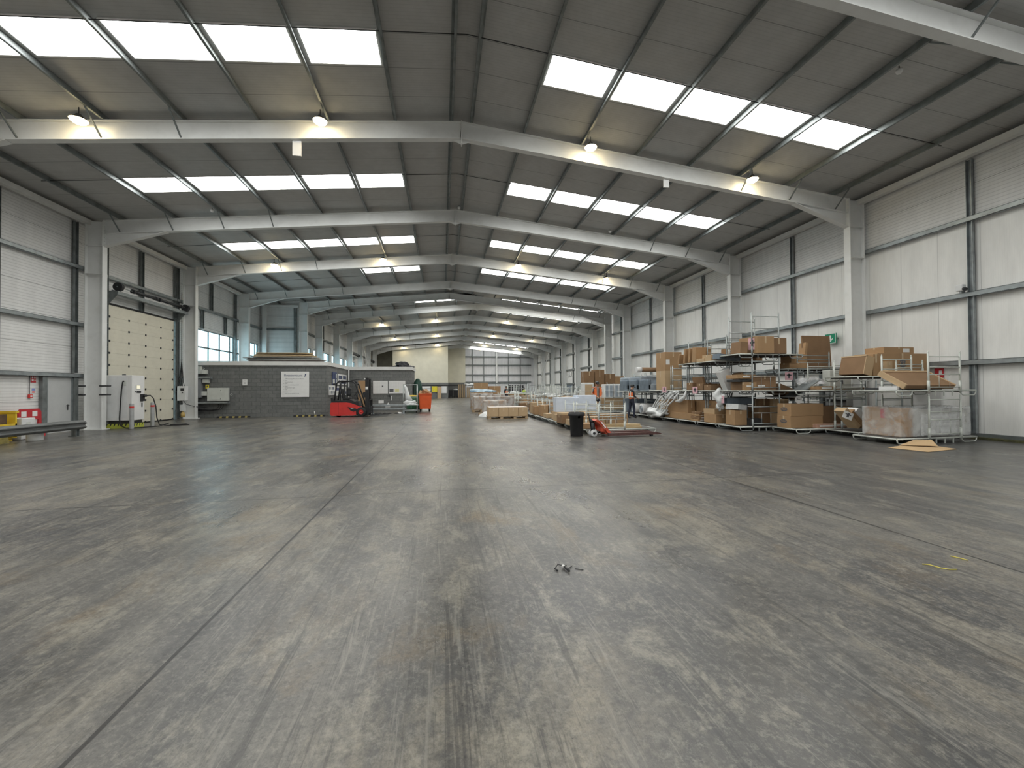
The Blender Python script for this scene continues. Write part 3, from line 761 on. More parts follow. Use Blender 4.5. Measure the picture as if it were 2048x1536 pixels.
b = MB(); b.prism([(-0.5, 0.6), (-0.5, 0.88), (-0.4, 0.98), (0.42, 0.98), (0.5, 0.88), (0.52, 0.35), (0.44, 0.1), (0.36, 0.1), (0.40, 0.6)], -0.03, 0.03, 'YZ'); b.bb(-0.03, 0.03, -0.5, -0.42, 0.0, 0.62); b.bb(-0.2, 0.2, 0.36, 0.44, 0.0, 0.1); b.bb(-0.2, 0.2, -0.5, -0.42, 0, 0.06)
b.build('barrier_panel', M_redp, t)
for y in (-0.28, 0.2):
    b = MB(); b.bb(0.03, 0.036, y - 0.11, y + 0.11, 0.72, 0.9); b.build('reflective_block', M_paper, t)
t = thing('washing_tub', 'white plastic crate in front of the red road barrier', 'crate', (-13.62, 15.98, 0)); t.scale = (0.75, 0.75, 1)
b = MB(); b.lathe([(0.0, 0.0), (0.38, 0.02), (0.40, 0.1), (0.43, 0.68), (0.40, 0.70), (0.38, 0.66), (0.35, 0.12), (0, 0.1)], n=4, sm=False, caps=False); o = b.build('crate_body', M_whitep, t); o.rotation_euler = (0, 0, PI / 4)
b = MB(); b.bevbox((0.29, 0, 0.52), (0.02, 0.22, 0.12), 0.01); b.build('grip', M_lbox, t)
t = thing('white_bucket', 'white plastic drum on the floor under the crash barrier', 'drum', (-12.85, 15.55, 0))
b = MB(); b.lathe([(0.0, 0.0), (0.185, 0.0), (0.19, 0.02), (0.2, 0.33), (0.21, 0.34), (0.21, 0.36), (0.0, 0.36)], n=24, caps=False); b.build('drum_body', M_whitep, t)
b = MB(); b.lathe([(0.0, 0.36), (0.215, 0.36), (0.215, 0.385), (0.0, 0.39)], n=24, caps=False); b.build('lid', M_paper, t)
t = thing('mossy_trough', 'low dirty yellow kerb block under the crash barrier at the left edge', 'block', (-13.15, 14.0, 0))
b = MB(); b.prism([(-0.18, 0), (0.18, 0), (0.14, 0.2), (-0.14, 0.2)], -1.0, 0.9); b.build('kerb_body', mat('dirty_yellow_concrete', (0.30, 0.25, 0.08), 0.85, 0, 0.4, 5, 0.3, dirt=((0.08, 0.08, 0.05), 0.8, 4)), t)

# pipe clamps on the column
for z, w_ in ((1.78, 'upper'), (1.42, 'lower')):
    b = MB(); b.tube((-13.7, 19.24, z), (-13.3, 19.24, z), 0.03); b.tube((-14.45, 19.24, z), (-14.2, 19.24, z), 0.03)
    tag(b.build('pipe_clamp', M_dark), '%s dark pipe clamp across the white column beside the charger' % w_, 'bracket', 'clamps on the white column')

# roller door -------------------------------------------------------------
t = bpy.data.objects.new('door_2', None); COL.objects.link(t); t.location = (-14.45, 22.9, 0); struct(t)
n = 10
for i in range(n):
    z0 = 0.06 + i * 0.532; b = MB(); b.bevbox((0, 0, z0 + 0.263), (0.06, 4.5, 0.531), 0.006); b.bb(-0.045, -0.028, -2.25, 2.25, z0 - 0.003, z0 + 0.53)
    for zz in (0.18, 0.355): b.bb(0.028, 0.033, -2.25, 2.25, z0 + zz, z0 + zz + 0.012)
    b.build('door_section', M_cold, t)
b = MB()
for i in range(n):
    for y in (-2.15, -1.0, 0.1, 1.2, 2.15): b.bevbox((0.045, y, 0.06 + i * 0.532), (0.03, 0.07, 0.09), 0.006)
b.build('hinges', M_dark, t)
b = MB(); b.bb(-0.02, 0.02, -2.28, 2.28, 0.0, 0.06); b.bb(-0.04, 0.05, -2.3, 2.3, 5.37, 5.45); b.build('door_seal', M_rubber, t)
for y in (-2.36, 2.36):
    b = MB(); b.bb(0.0, 0.02, y - 0.09, y - 0.08, 0, 8.2); b.bb(0, 0.12, y + 0.05, y + 0.06, 0, 8.2)
    for z in range(0, 8): b.bb(0.0, 0.1, y - 0.08, y + 0.06, z * 1.0 + 0.5, z * 1.0 + 0.53)
    b.build('guide_track', M_dark_galv, t)
b = MB(); b.tube((0.42, -2.3, 6.15), (0.42, 2.75, 6.15), 0.02); b.build('spring_shaft', M_galv, t)
for y0, y1 in ((-1.35, 0.25), (0.45, 2.2)):
    b = MB(); b.tube((0.42, y0, 6.15), (0.42, y1, 6.15), 0.075, 12); b.tube((0.42, y0 - 0.05, 6.15), (0.42, y0 + 0.1, 6.15), 0.095, 12); b.tube((0.42, y1 - 0.1, 6.15), (0.42, y1 + 0.05, 6.15), 0.095, 12); b.build('spring_coil', M_dark, t)
for y in (-2.2, 2.6):
    b = MB(); b.tube((0.42, y - 0.07, 6.15), (0.42, y + 0.07, 6.15), 0.19, 16); b.build('cable_drum', M_dark, t)
b = MB(); b.bb(0.25, 0.5, -2.35, 2.7, 5.8, 5.95); b.bb(0.25, 0.27, -2.35, 2.7, 5.8, 6.0); b.build('spring_beam', M_galv, t)
b = MB()
for y in (-2.36, 2.45): b.prism([(0, 5.2), (0, 5.95), (0.5, 5.95), (0.45, 5.75)], y, y + 0.03)
b.build('beam_bracket', M_dark_galv, t)

# charger -----------------------------------------------------------------
t = thing('vehicle_charger', 'tall white rapid charging cabinet on a black and yellow plinth by the roller door', 'charger', (-13.28, 20.02, 0))
M_plinth = mat('lime_yellow_plinth', (0.42, 0.46, 0.06), 0.6)
b = MB(); b.bb(-0.46, 0.46, -0.36, 0.36, 0, 0.2); pl = b.build('plinth', M_plinth, t)
b = MB()
for i in range(7): b.prism([(-0.46 + i * 0.14, 0.2), (-0.40 + i * 0.14, 0.2), (-0.46 + i * 0.14, 0.09), (-0.5 + i * 0.14 + 0.02, 0.09)], -0.366, -0.36)
for i in range(5): b.prism([(-0.36 + i * 0.15, 0.2), (-0.30 + i * 0.15, 0.2), (-0.36 + i * 0.15, 0.09), (-0.4 + i * 0.15 + 0.02, 0.09)], 0.46, 0.466, 'YZ')
b.build('black_stripes', M_black, pl)
b = MB(); b.bb(-0.42, 0.42, -0.32, 0.32, 0.2, 0.34); b.build('recessed_base', M_black, t)
b = MB(); b.bevbox((0, 0, 1.28), (0.94, 0.74, 1.9), 0.02); b.build('cabinet_body', M_white, t)
b = MB(); b.bb(-0.42, 0.30, -0.376, -0.37, 0.45, 2.15); b.build('side_panel', M_whitep, t)
b = MB(); b.bevbox((0.2, -0.38, 1.9), (0.14, 0.02, 0.2), 0.006); so = b.build('holster', M_lbox, t)
b = MB(); b.bb(0.14, 0.2, -0.4, -0.385, 1.94, 2.0); b.build('plug', M_black, so)
b = MB(); b.bevbox((0.472, -0.02, 1.72), (0.02, 0.28, 0.17), 0.005); b.build('screen_bezel', M_lbox, t)
b = MB(); b.bb(0.482, 0.486, -0.11, 0.09, 1.66, 1.79); b.build('screen', emis('lit_screen', (0.9, 0.85, 0.65), 0.5), t)
b = MB(); b.bb(0.47, 0.485, -0.1, 0.14, 1.48, 1.57); b.tube((0.47, -0.17, 1.53), (0.487, -0.17, 1.53), 0.03); b.build('card_reader', M_dark, t)
b = MB(); b.bevbox((0.50, 0.2, 1.28), (0.08, 0.18, 0.3), 0.01); b.tube((0.5, 0.2, 1.35), (0.64, 0.24, 1.36), 0.05); b.build('connector_holder', M_black, t)
b = MB(); b.bb(0.47, 0.48, 0.18, 0.24, 0.88, 1.05); b.build('vent', M_dark, t)
b = MB(); b.lathe([(0, 0), (0.07, 0.0), (0.06, 0.05), (0, 0.06)], (-0.1, 0.05, 2.23), n=12, caps=False); b.build('beacon', M_dark, t)
b = MB(); b.path([(0.15, -0.40, 1.95), (0.12, -0.42, 1.6), (0.08, -0.42, 1.0), (0.05, -0.42, 0.4), (0.12, -0.45, 0.12), (0.35, -0.5, 0.03), (0.8, -0.3, 0.03), (1.2, 0.1, 0.04), (1.4, 0.4, 0.15)], 0.022); b.build('left_cable', M_rubber, t)
b = MB(); b.path([(0.62, 0.24, 1.36), (0.75, 0.26, 1.38), (0.85, 0.3, 1.25), (0.92, 0.35, 0.9), (0.93, 0.4, 0.4), (1.0, 0.45, 0.08), (1.3, 0.55, 0.03), (1.9, 0.95, 0.03), (1.6, 1.3, 0.03), (1.1, 1.0, 0.03)], 0.022); b.build('right_cable', M_rubber, t)
def bollard(x, y, label):
    t = thing('bollard', label, 'bollard', (x, y, 0), 0, 'steel bollards by the charger')
    b = MB(); b.lathe([(0.075, 0), (0.075, 1.02), (0.07, 1.05), (0.0, 1.06)], n=18, caps=False); b.build('tube', mat('brushed_zinc', (0.40, 0.41, 0.41), 0.4, 0.3, 0.1, 8), t)
    b = MB(); b.lathe([(0.077, 0.86), (0.077, 0.93)], n=18, caps=False); b.build('red_band', M_red, t)
    b = MB(); b.lathe([(0.0, 0.012), (0.12, 0.012), (0.12, 0)], n=18, caps=False); b.build('base_plate', M_dark, t)
bollard(-12.62, 19.35, 'steel bollard with a red band right in front of the white charger')
bollard(-12.72, 20.75, 'steel bollard with a red band standing right of the white charger')

# service boxes -----------------------------------------------------------
def encl(name, label, cat, x0, x1, z0, z1, y=26.2, d=0.18, m=None, door=True, extra=None):
    t = thing(name, label, cat, ((x0 + x1) / 2, y, z0)); w_ = (x1 - x0) / 2; h = z1 - z0
    b = MB(); b.bevbox((0, -d / 2, h / 2), (2 * w_, d, h), 0.01); b.build('case', m or M_lbox, t)
    if door: b = MB(); b.bevbox((0, -d - 0.006, h / 2), (2 * w_ * 0.86, 0.012, h * 0.88), 0.004); b.build('cover', m or M_lbox, t)
    return t
encl('control_box', 'white wall box with a small meter at the top left of the grey block wall', 'electrical box', -13.9, -13.54, 2.52, 2.95)
encl('junction_box', 'small white box just right of the metered wall box', 'electrical box', -13.52, -13.26, 2.52, 2.75, door=False)
t = thing('meter', 'tiny round meter above the small white box', 'meter', (-13.48, 26.2, 2.83))
b = MB(); b.tube((0, 0, 0), (0, -0.05, 0), 0.05, 14); b.build('dial', M_lbox, t); b = MB(); b.tube((0, -0.05, 0), (0, -0.055, 0), 0.03, 12); b.build('face', M_dark, t)
encl('isolator_panel', 'tall mid grey metal enclosure on the block wall beside the column', 'electrical box', -14.0, -13.5, 1.17, 2.24, d=0.25, m=M_mgrey)
encl('junction_box', 'pale box above the yellow electrical warning label', 'electrical box', -13.46, -13.15, 2.01, 2.21, door=False)
encl('junction_box', 'pale box below the yellow electrical warning label', 'electrical box', -13.52, -13.22, 1.28, 1.52, door=False)
t = thing('warning_label', 'yellow electrical hazard label between two small pale boxes', 'sign', (-13.29, 26.2, 1.8))
b = MB(); b.bb(-0.09, 0.09, -0.008, 0, -0.11, 0.11); b.build('plate', M_inkp, t); b = MB(); b.prism([(-0.05, -0.03), (0.05, -0.03), (0, 0.07)], -0.012, -0.008); b.build('triangle', M_ink, t)
t = encl('distribution_board', 'large pale grey distribution board on the cable tray against the block wall', 'electrical box', -13.2, -12.13, 0.97, 1.72, d=0.2, door=False)
b = MB(); b.bevbox((-0.08, -0.207, 0.37), (0.62, 0.014, 0.6), 0.004); dd = b.build('board_door', M_lbox, t)
b = MB(); b.tube((0.17, -0.21, 0.6), (0.17, -0.225, 0.6), 0.02); b.tube((0.17, -0.21, 0.12), (0.17, -0.225, 0.12), 0.02); b.build('lock', M_dark, dd)
t = thing('wall_socket', 'round black socket on the block wall right of the distribution board', 'socket', (-12.02, 26.2, 1.33))
b = MB(); b.tube((0, 0, 0), (0, -0.06, 0), 0.055, 14); b.build('socket_body', M_lbox, t); b = MB(); b.tube((0, -0.06, 0), (0, -0.066, 0), 0.035, 14); b.build('socket_face', M_dark, t)
for x0, x1, z, nm in ((-14.45, -13.02, 2.30, 'upper grey steel cable tray over the tall grey enclosure'), (-14.0, -12.1, 0.87, 'lower grey steel cable tray under the distribution board')):
    t = thing('cable_tray', nm, 'cable tray', ((x0 + x1) / 2, 26.2, z)); h = (x1 - x0) / 2
    b = MB(); b.bb(-h, h, -0.3, 0, -0.05, -0.035); b.bb(-h, h, -0.3, -0.285, -0.05, 0.05); b.bb(-h, h, -0.015, 0, -0.05, 0.05); b.build('tray', M_galv, t)
    b = MB(); b.path([(-h, -0.1, -0.02), (h * 0.9, -0.1, -0.02)], 0.02); b.build('cables', M_black, t)
t = thing('cable_bundle', 'black cables sagging below the lower cable tray', 'cable', (-13.0, 26.15, 0.6))
b = MB()
for i in range(3): b.path([(-1.1, -0.05, 0.05 - 0.05 * i), (-0.6, -0.06, -0.12 - 0.04 * i), (0.0, -0.06, -0.14 - 0.03 * i), (0.25 + 0.12 * i, -0.06, -0.1), (0.35 + 0.12 * i, -0.06, 0.05), (0.35 + 0.12 * i, -0.05, 0.2)], 0.018)
b.build('strands', M_black, t)
# control cabinet in front of the column
t = thing('door_controller', 'white control cabinet with a meter hanging beside the column at the roller door', 'electrical box', (-14.2, 25.55, 1.02))
b = MB(); b.bevbox((0, -0.12, 0.4), (0.58, 0.24, 0.8), 0.015); b.build('case', M_whitep, t)
b = MB(); b.bevbox((0.12, -0.25, 0.62), (0.16, 0.02, 0.14), 0.005); b.tube((0.14, -0.25, 0.45), (0.14, -0.29, 0.45), 0.03); b.build('switch', M_dark, t)
b = MB()
for i in range(4): b.path([(-0.15 + 0.1 * i, -0.1, 0.8), (-0.2 + 0.1 * i, -0.12, 1.05), (-0.1 + 0.05 * i, -0.05, 1.35), (-0.05, 0.0, 2.2), (-0.05, 0, 6.0)], 0.016)
b.build('riser_cables', M_black, t)
b = MB(); b.path([(0.1, -0.1, 0.0), (0.25, -0.12, -0.2), (0.55, 0.2, -0.35), (1.0, 0.5, -0.42)], 0.018); b.build('outgoing_cable', M_black, t)
t = thing('beacon_lamp', 'small amber and white fitting low beside the column under the white controller', 'lamp', (-14.15, 25.5, 0.12))
b = MB(); b.lathe([(0.0, 0), (0.1, 0.0), (0.1, 0.15), (0.06, 0.28), (0, 0.3)], n=14, caps=False); b.build('amber_dome', mat('amber_plastic', (0.55, 0.38, 0.12), 0.4), t)
b = MB(); b.bevbox((0, 0, 0.5), (0.24, 0.14, 0.36), 0.01); b.build('white_housing', M_whitep, t); b = MB(); b.bb(-0.02, 0.02, -0.02, 0.02, 0.28, 0.34); b.build('stem', M_dark, t)
t = thing('wall_notice', 'small white paper notice taped in the middle of the grey block wall', 'notice', (-11.32, 26.2, 2.03))
b = MB(); b.bb(-0.13, 0.13, -0.006, 0, -0.17, 0.17); b.build('sheet', M_paper, t)
b = MB()
for zz in (0.08, -0.02, -0.07): b.bb(-0.06, 0.06, -0.008, -0.006, zz, zz + 0.015)
b.build('print', M_ink, t)

# grey block offices ---------------------------------------------------------
def block_mat():
    m, t, b = nt('painted_blockwork'); N, L = t.nodes, t.links
    g = N.new('ShaderNodeNewGeometry'); sp = N.new('ShaderNodeSeparateXYZ'); L.new(g.outputs['Position'], sp.inputs[0])
    ad = N.new('ShaderNodeMath'); ad.operation = 'ADD'; L.new(sp.outputs[0], ad.inputs[0]); L.new(sp.outputs[1], ad.inputs[1])
    cb = N.new('ShaderNodeCombineXYZ'); L.new(ad.outputs[0], cb.inputs[0]); L.new(sp.outputs[2], cb.inputs[1])
    br = N.new('ShaderNodeTexBrick'); L.new(cb.outputs[0], br.inputs['Vector']); br.inputs['Scale'].default_value = 1.0
    br.inputs['Brick Width'].default_value = 0.45; br.inputs['Row Height'].default_value = 0.225; br.inputs['Mortar Size'].default_value = 0.009
    br.inputs['Color1'].default_value = (0.165, 0.172, 0.168, 1); br.inputs['Color2'].default_value = (0.20, 0.206, 0.20, 1); br.inputs['Mortar'].default_value = (0.10, 0.105, 0.10, 1)
    nz = N.new('ShaderNodeTexNoise'); nz.inputs['Scale'].default_value = 9; nz.inputs['Detail'].default_value = 8; L.new(g.outputs['Position'], nz.inputs['Vector'])
    mx = N.new('ShaderNodeMix'); mx.data_type = 'RGBA'; mx.blend_type = 'MULTIPLY'; mx.inputs[0].default_value = 0.6
    L.new(br.outputs['Color'], mx.inputs[6])
    r = N.new('ShaderNodeValToRGB'); r.color_ramp.elements[0].position = 0.35; r.color_ramp.elements[0].color = (0.7, 0.7, 0.7, 1); r.color_ramp.elements[1].position = 0.65; L.new(nz.outputs['Fac'], r.inputs['Fac']); L.new(r.outputs['Color'], mx.inputs[7])
    L.new(mx.outputs[2], b.inputs['Base Color']); b.inputs['Roughness'].default_value = 0.7
    bp = N.new('ShaderNodeBump'); bp.inputs['Strength'].default_value = 0.5; bp.inputs['Distance'].default_value = 0.008; L.new(br.outputs['Color'], bp.inputs['Height']); L.new(bp.outputs['Normal'], b.inputs['Normal'])
    return m
M_blk = block_mat()
b = MB(); b.bb(-13.98, -6.82, 26.28, 32.0, 0, 3.03); struct(b.build('wall_office_near', M_blk))
b = MB(); b.bb(-11.5, -2.28, 32.0, 35.4, 0, 3.03); struct(b.build('wall_office_far', M_blk))
b = MB(); b.bb(-13.98, -6.76, 26.2, 32.0, 3.03, 3.27); struct(b.build('trim_14', M_trim))
b = MB(); b.bb(-11.5, -2.2, 31.92, 35.5, 3.031, 3.271); struct(b.build('trim_15', M_trim))
b = MB(); b.tube((-6.72, 31.55, 0.0), (-6.72, 31.55, 3.05), 0.05); tag(b.build('downpipe', M_white), 'white downpipe on the side of the near block office', 'pipe')
# company board
t = thing('loading_bay_board', 'large white board headed Breezemount with numbered lines on the grey block wall', 'sign', (-8.6, 26.24, 1.15))
b = MB(); b.bevbox((0, -0.02, 0.76), (1.54, 0.035, 1.52), 0.004); b.build('board', M_paper, t)
text_mesh('Breezemount', 0.185, 'heading', M_navy, t, (-0.1, -0.04, 1.29), R_FRONT)
b = MB(); b.prism([(0.50, 1.22), (0.56, 1.22), (0.60, 1.30), (0.54, 1.30)], -0.042, -0.038); b.prism([(0.53, 1.31), (0.60, 1.31), (0.62, 1.38), (0.56, 1.38)], -0.042, -0.038); b.build('logo_mark', M_navy, t)
text_mesh('Processing Returns at House', 0.085, 'subheading', M_ink, t, (-0.02, -0.04, 1.09), R_FRONT)
lines = ['1.  Labels', '     Scan each and store', '2.  Check', '     Place each on the stillage provided', '3.  Quality', '     Damaged stock to cages', '4.  Other', '     Items and returns', '5.  Queries', '     Please see your supervisor for help']
for i, s_ in enumerate(lines): text_mesh(s_, 0.055, 'text_line', M_ink, t, (-0.64, -0.04, 0.98 - i * 0.085), R_FRONT, 'LEFT')
# black and yellow floor stops
def stop(x, y, rz, label, n=5):
    t = thing('wheel_stop', label, 'wheel stop', (x, y, 0), rz, 'hazard striped wheel stops by the block wall')
    b = MB(); b.prism([(-0.08, 0), (0.08, 0), (0.05, 0.09), (-0.05, 0.09)], -0.85, 0.85, 'YZ'); b.build('rubber_bar', M_rubber, t)
    b = MB()
    for i in range(n): b.prism([(-0.083, 0.004), (-0.053, 0.094), (0.053, 0.094), (0.083, 0.004)], -0.7 + i * 0.33, -0.58 + i * 0.33, 'YZ')
    b.build('yellow_bands', mat('faded_yellow', (0.32, 0.26, 0.08), 0.7), t)
stop(-11.8, 25.95, 0, 'black and yellow wheel stop at the left foot of the grey block wall')
stop(-7.75, 26.0, 0.03, 'black and yellow wheel stop at the foot of the wall under the white board')
b = MB(); b.tube((-7.45, 25.95, 0.1), (-7.45, 25.95, 0.3), 0.025); tag(b.build('marker_peg', M_white), 'short white peg standing on the wheel stop under the board', 'peg')
# papers on the side wall of the office
for i, (y0, y1, z0, z1, kind_) in enumerate([(27.3, 28.4, 1.88, 2.7, 'notice board with dark blue posters, nearer one'), (28.6, 31.1, 1.9, 2.62, 'wide notice board with white and blue sheets, farther one'), (26.5, 27.9, 1.25, 1.85, 'pale lower panel of papers nearest the corner'), (28.2, 31.0, 1.2, 1.8, 'lower panel of white notices behind the forklift')]):
    t = thing('notice_board', kind_ + ' on the office side wall', 'notice board', (-6.8, (y0 + y1) / 2, z0), 0, 'notice boards on the office side wall'); l = (y1 - y0) / 2; h = z1 - z0
    b = MB(); b.bb(-0.0, 0.03, -l, l, 0, h); b.build('board', M_paper if i != 0 else M_navy, t)
    rnd = random.Random(i); b = MB(); b2 = MB(); y = -l + 0.05
    while y < l - 0.25:
        w_ = rnd.uniform(0.18, 0.3); 
        for zz in (0.08, h / 2 + 0.03): (b if rnd.random() < 0.5 else b2).bb(0.03, 0.034, y, y + w_ * 0.85, zz, zz + h / 2 - 0.12)
        y += w_
    b.build('dark_posters', M_navy, t); b2.build('white_posters', M_lbox, t)

# boards stacked on the near office roof
rnd = random.Random(4)
M_wood = [mat('pale_timber', (0.50, 0.38, 0.22), 0.75, 0, 0.2, 3, 0.1, stretch=(1, 8, 8)), mat('weathered_timber', (0.30, 0.24, 0.17), 0.8, 0, 0.25, 3, 0.1, stretch=(1, 8, 8)), mat('grey_plank', (0.36, 0.36, 0.34), 0.7, 0, 0.2, 3, stretch=(1, 8, 8)), mat('dark_plank', (0.06, 0.05, 0.045), 0.8, 0, 0.3, 3)]
bl = [(-9.9, 4.3, 3, 'dark'), (-10.0, 4.4, 2, 'grey'), (-9.9, 4.2, 3, 'black edged'), (-9.85, 4.45, 2, 'pale grey'), (-10.1, 4.1, 3, 'dark brown'), (-10.0, 4.3, 2, 'light grey'), (-10.0, 3.3, 1, 'weathered brown'), (-9.85, 3.4, 0, 'tan'), (-10.1, 3.2, 1, 'rough brown'), (-10.0, 3.1, 0, 'pale yellow')]
z = 3.27
for i, (x, l, mi, nm) in enumerate(bl):
    th = 0.055 if i < 6 else 0.06
    t = thing('timber_board', '%s board, %s from the bottom of the pile on the office roof' % (nm, ORD[i]), 'board', (x + rnd.uniform(-.1, .1), 28.6 + rnd.uniform(-.1, .1), z), rnd.uniform(-0.04, 0.04), 'boards piled on the office roof')
    b = MB(); k = 3 if i < 6 else 4
    for j in range(k):
        w_ = 1.1 / k; b.bb(-l / 2 + rnd.uniform(-.12, .12), l / 2 + rnd.uniform(-.15, .15), -0.55 + j * w_, -0.55 + (j + 1) * w_ - 0.02, 0, th)
    b.build('planks', M_wood[mi], t); z += th + 0.012
# tarpaulin heap on the far office roof
b = MB(); b.blob((0, 0, 0.05), (0.72, 0.5, 0.2), 3, 0.25, 4, flat=0); b.blob((-0.1, 0.0, 0.2), (0.5, 0.4, 0.3), 5, 0.22, 4, flat=0)
tag(b.build('tarpaulin_heap', mat('black_sheeting', (0.03, 0.03, 0.035), 0.4, 0, 0.3, 6, 0.8, 5), None, (-3.05, 33.6, 3.27)), 'crumpled black sheeting heaped on the far office roof', 'tarpaulin')

# whiteboards and lockers against the far office --------------------------
for i, (x0, x1) in enumerate(((-5.08, -4.02), (-3.96, -2.75))):
    t = thing('planning_board', ['white planning board with a ruled grid behind the forklift mast', 'white planning board with magnets and yellow notes, right of its twin'][i], 'whiteboard', ((x0 + x1) / 2, 31.97, 1.27), 0, 'white planning boards on the far office'); w_ = (x1 - x0) / 2
    b = MB(); b.bb(-w_, w_, -0.03, 0, 0, 0.95); b.build('board', M_paper, t)
    b = MB()
    for k in range(9): b.bb(-w_ + 0.06, w_ - 0.06, -0.033, -0.03, 0.08 + k * 0.095, 0.084 + k * 0.095)
    for k in range(8): b.bb(-w_ + 0.08 + k * 0.13, -w_ + 0.084 + k * 0.13, -0.033, -0.03, 0.08, 0.87)
    b.build('ruled_lines', mat('faint_grey_ink', (0.5, 0.5, 0.5), 0.6), t)
    b = MB()
    if i: b.bb(-0.55, -0.25, -0.036, -0.03, 0.1, 0.35)
    else: b.bb(0.1, 0.2, -0.036, -0.03, 0.5, 0.6)
    b.build('dark_sheet', M_ink, t)
    if i: b = MB(); b.bb(-0.15, 0.15, -0.036, -0.03, 0.12, 0.36); b.build('yellow_note', mat('pale_yellow_paper', (0.75, 0.72, 0.4), 0.6), t)
t = thing('paper_sheets', 'white papers fixed low on the grey wall under the planning boards', 'paper', (-4.1, 31.98, 0.35))
b = MB(); b.bb(-0.6, -0.22, -0.006, 0, 0.2, 0.42); b.build('sheet', M_paper, t); b = MB(); b.prism([(-0.12, -0.1), (0.25, -0.1), (0.2, 0.1), (0.1, 0.26)], -0.006, 0); b.build('torn_sheet', M_paper, t)
t = thing('tape_dispenser', 'tape gun and brush hanging on the grey wall below the planning boards', 'tool', (-4.0, 31.95, 1.0))
b = MB(); b.tube((0.1, -0.05, 0.1), (0.1, -0.09, 0.1), 0.08, 14); b.bb(-0.1, 0.12, -0.06, -0.03, 0.1, 0.14); b.build('gun', M_dark, t); b = MB(); b.bb(0.2, 0.26, -0.04, -0.02, -0.25, 0.1); b.build('brush', M_paper, t)
t = thing('brown_crate', 'tall cardboard carton with black print standing behind the forklift mast', 'box', (-5.62, 31.3, 0)); t.scale = (0.75, 1, 1)
b = MB(); b.bevbox((0, 0, 1.12), (0.85, 0.8, 2.2), 0.01); b.build('carton_body', mat('cardboard', (0.40, 0.25, 0.13), 0.8, 0, 0.1, 2, dirt=((0.3, 0.19, 0.1), 0.4, 2)), t)
b = MB(); b.tube((0.15, -0.401, 1.2), (0.15, -0.406, 1.2), 0.2, 16); b.build('black_print', M_black, t)

# low guard rail
t = thing('guard_rail', 'low grey twin rail guard between the forklift and the wire cage', 'barrier', (-3.4, 27.2, 0))
for z in (0.55, 0.34):
    b = MB(); b.bevbox((0, 0, z), (2.2, 0.08, 0.13), 0.02); b.build('rail_beam', M_galv, t)
for x in (-0.95, 0.95):
    b = MB(); b.bb(x - 0.06, x + 0.06, 0.04, 0.14, 0, 0.62); b.bb(x - 0.1, x + 0.1, -0.05, 0.2, 0, 0.02); b.build('rail_post', M_galv, t)
t = thing('litter_pile', 'dark loose straps and white scrap on the floor under the low guard rail', 'rubbish', (-3.6, 27.7, 0))
b = MB()
rnd = random.Random(8)
for k in range(9): b.blob((rnd.uniform(-0.7, 0.7), rnd.uniform(-.15, .15), 0.0), (0.16, 0.12, 0.06), k, 0.3, 2, flat=0)
b.build('dark_scrap', M_black, t); b = MB(); b.blob((0.85, 0, 0.0), (0.14, 0.12, 0.08), 3, 0.4, 2, flat=0); b.blob((-0.85, 0.1, 0.0), (0.1, 0.12, 0.05), 4, 0.4, 2, flat=0); b.build('white_scrap', M_paper, t)

# wire cage with wrapped waste ------------------------------------------
t = thing('wire_cage', 'tall galvanised mesh cage trolley holding a white plastic bag', 'cage trolley', (-2.1, 28.3, 0))
M_wire = mat('zinc_wire', (0.42, 0.45, 0.44), 0.4, 0.4, 0.05)
b = MB()
for x in (-0.45, 0.45):
    for y in (-0.35, 0.35): b.tube((x, y, 0.12), (x, y, 1.9), 0.014)
for x0, y0, x1, y1 in ((-0.45, 0.35, 0.45, 0.35), (-0.45, -0.35, -0.45, 0.35), (0.45, -0.35, 0.45, 0.35)):
    for z in (0.2, 1.05, 1.9): b.tube((x0, y0, z), (x1, y1, z), 0.012)
for z in (0.2, 1.9): b.tube((-0.45, -0.35, z), (0.45, -0.35, z), 0.012)
b.build('frame', M_wire, t)
b = MB()
for k in range(1, 9): b.tube((-0.45 + k * 0.1, 0.35, 0.2), (-0.45 + k * 0.1, 0.35, 1.9), 0.004, 5)
for k in range(1, 7):
    for x in (-0.45, 0.45): b.tube((x, -0.35 + k * 0.1, 0.2), (x, -0.35 + k * 0.1, 1.9), 0.004, 5)
b.build('mesh_wires', M_wire, t)
b = MB(); b.bb(-0.47, 0.47, -0.37, 0.37, 0.14, 0.19); b.build('deck', M_galv, t)
for x in (-0.38, 0.38):
    for y in (-0.28, 0.28):
        b = MB(); b.tube((x - 0.015, y, 0.06), (x + 0.015, y, 0.06), 0.06, 14); b.bb(x - 0.03, x + 0.03, y - 0.02, y + 0.02, 0.06, 0.14); b.build('castor', M_rubber, t)
b = MB(); b.blob((0, 0, 0.32), (0.44, 0.32, 0.32), 2, 0.2, 4, flat=0.0); b.path([(-0.1, 0, 0.6), (-0.2, 0, 0.95), (-0.26, -0.02, 1.3), (-0.33, 0, 1.5), (-0.4, 0, 1.68)], 0.1, 10, rads=[0.26, 0.15, 0.12, 0.11, 0.05])
M_bag = mat('crinkled_white_plastic', (0.72, 0.74, 0.74), 0.35, 0, 0.12, 7, 1.0, 8)
tag(b.build('plastic_bag', M_bag, None, (-2.1, 28.3, 0.2)), 'crumpled white plastic bag twisted up inside the wire cage', 'bag')

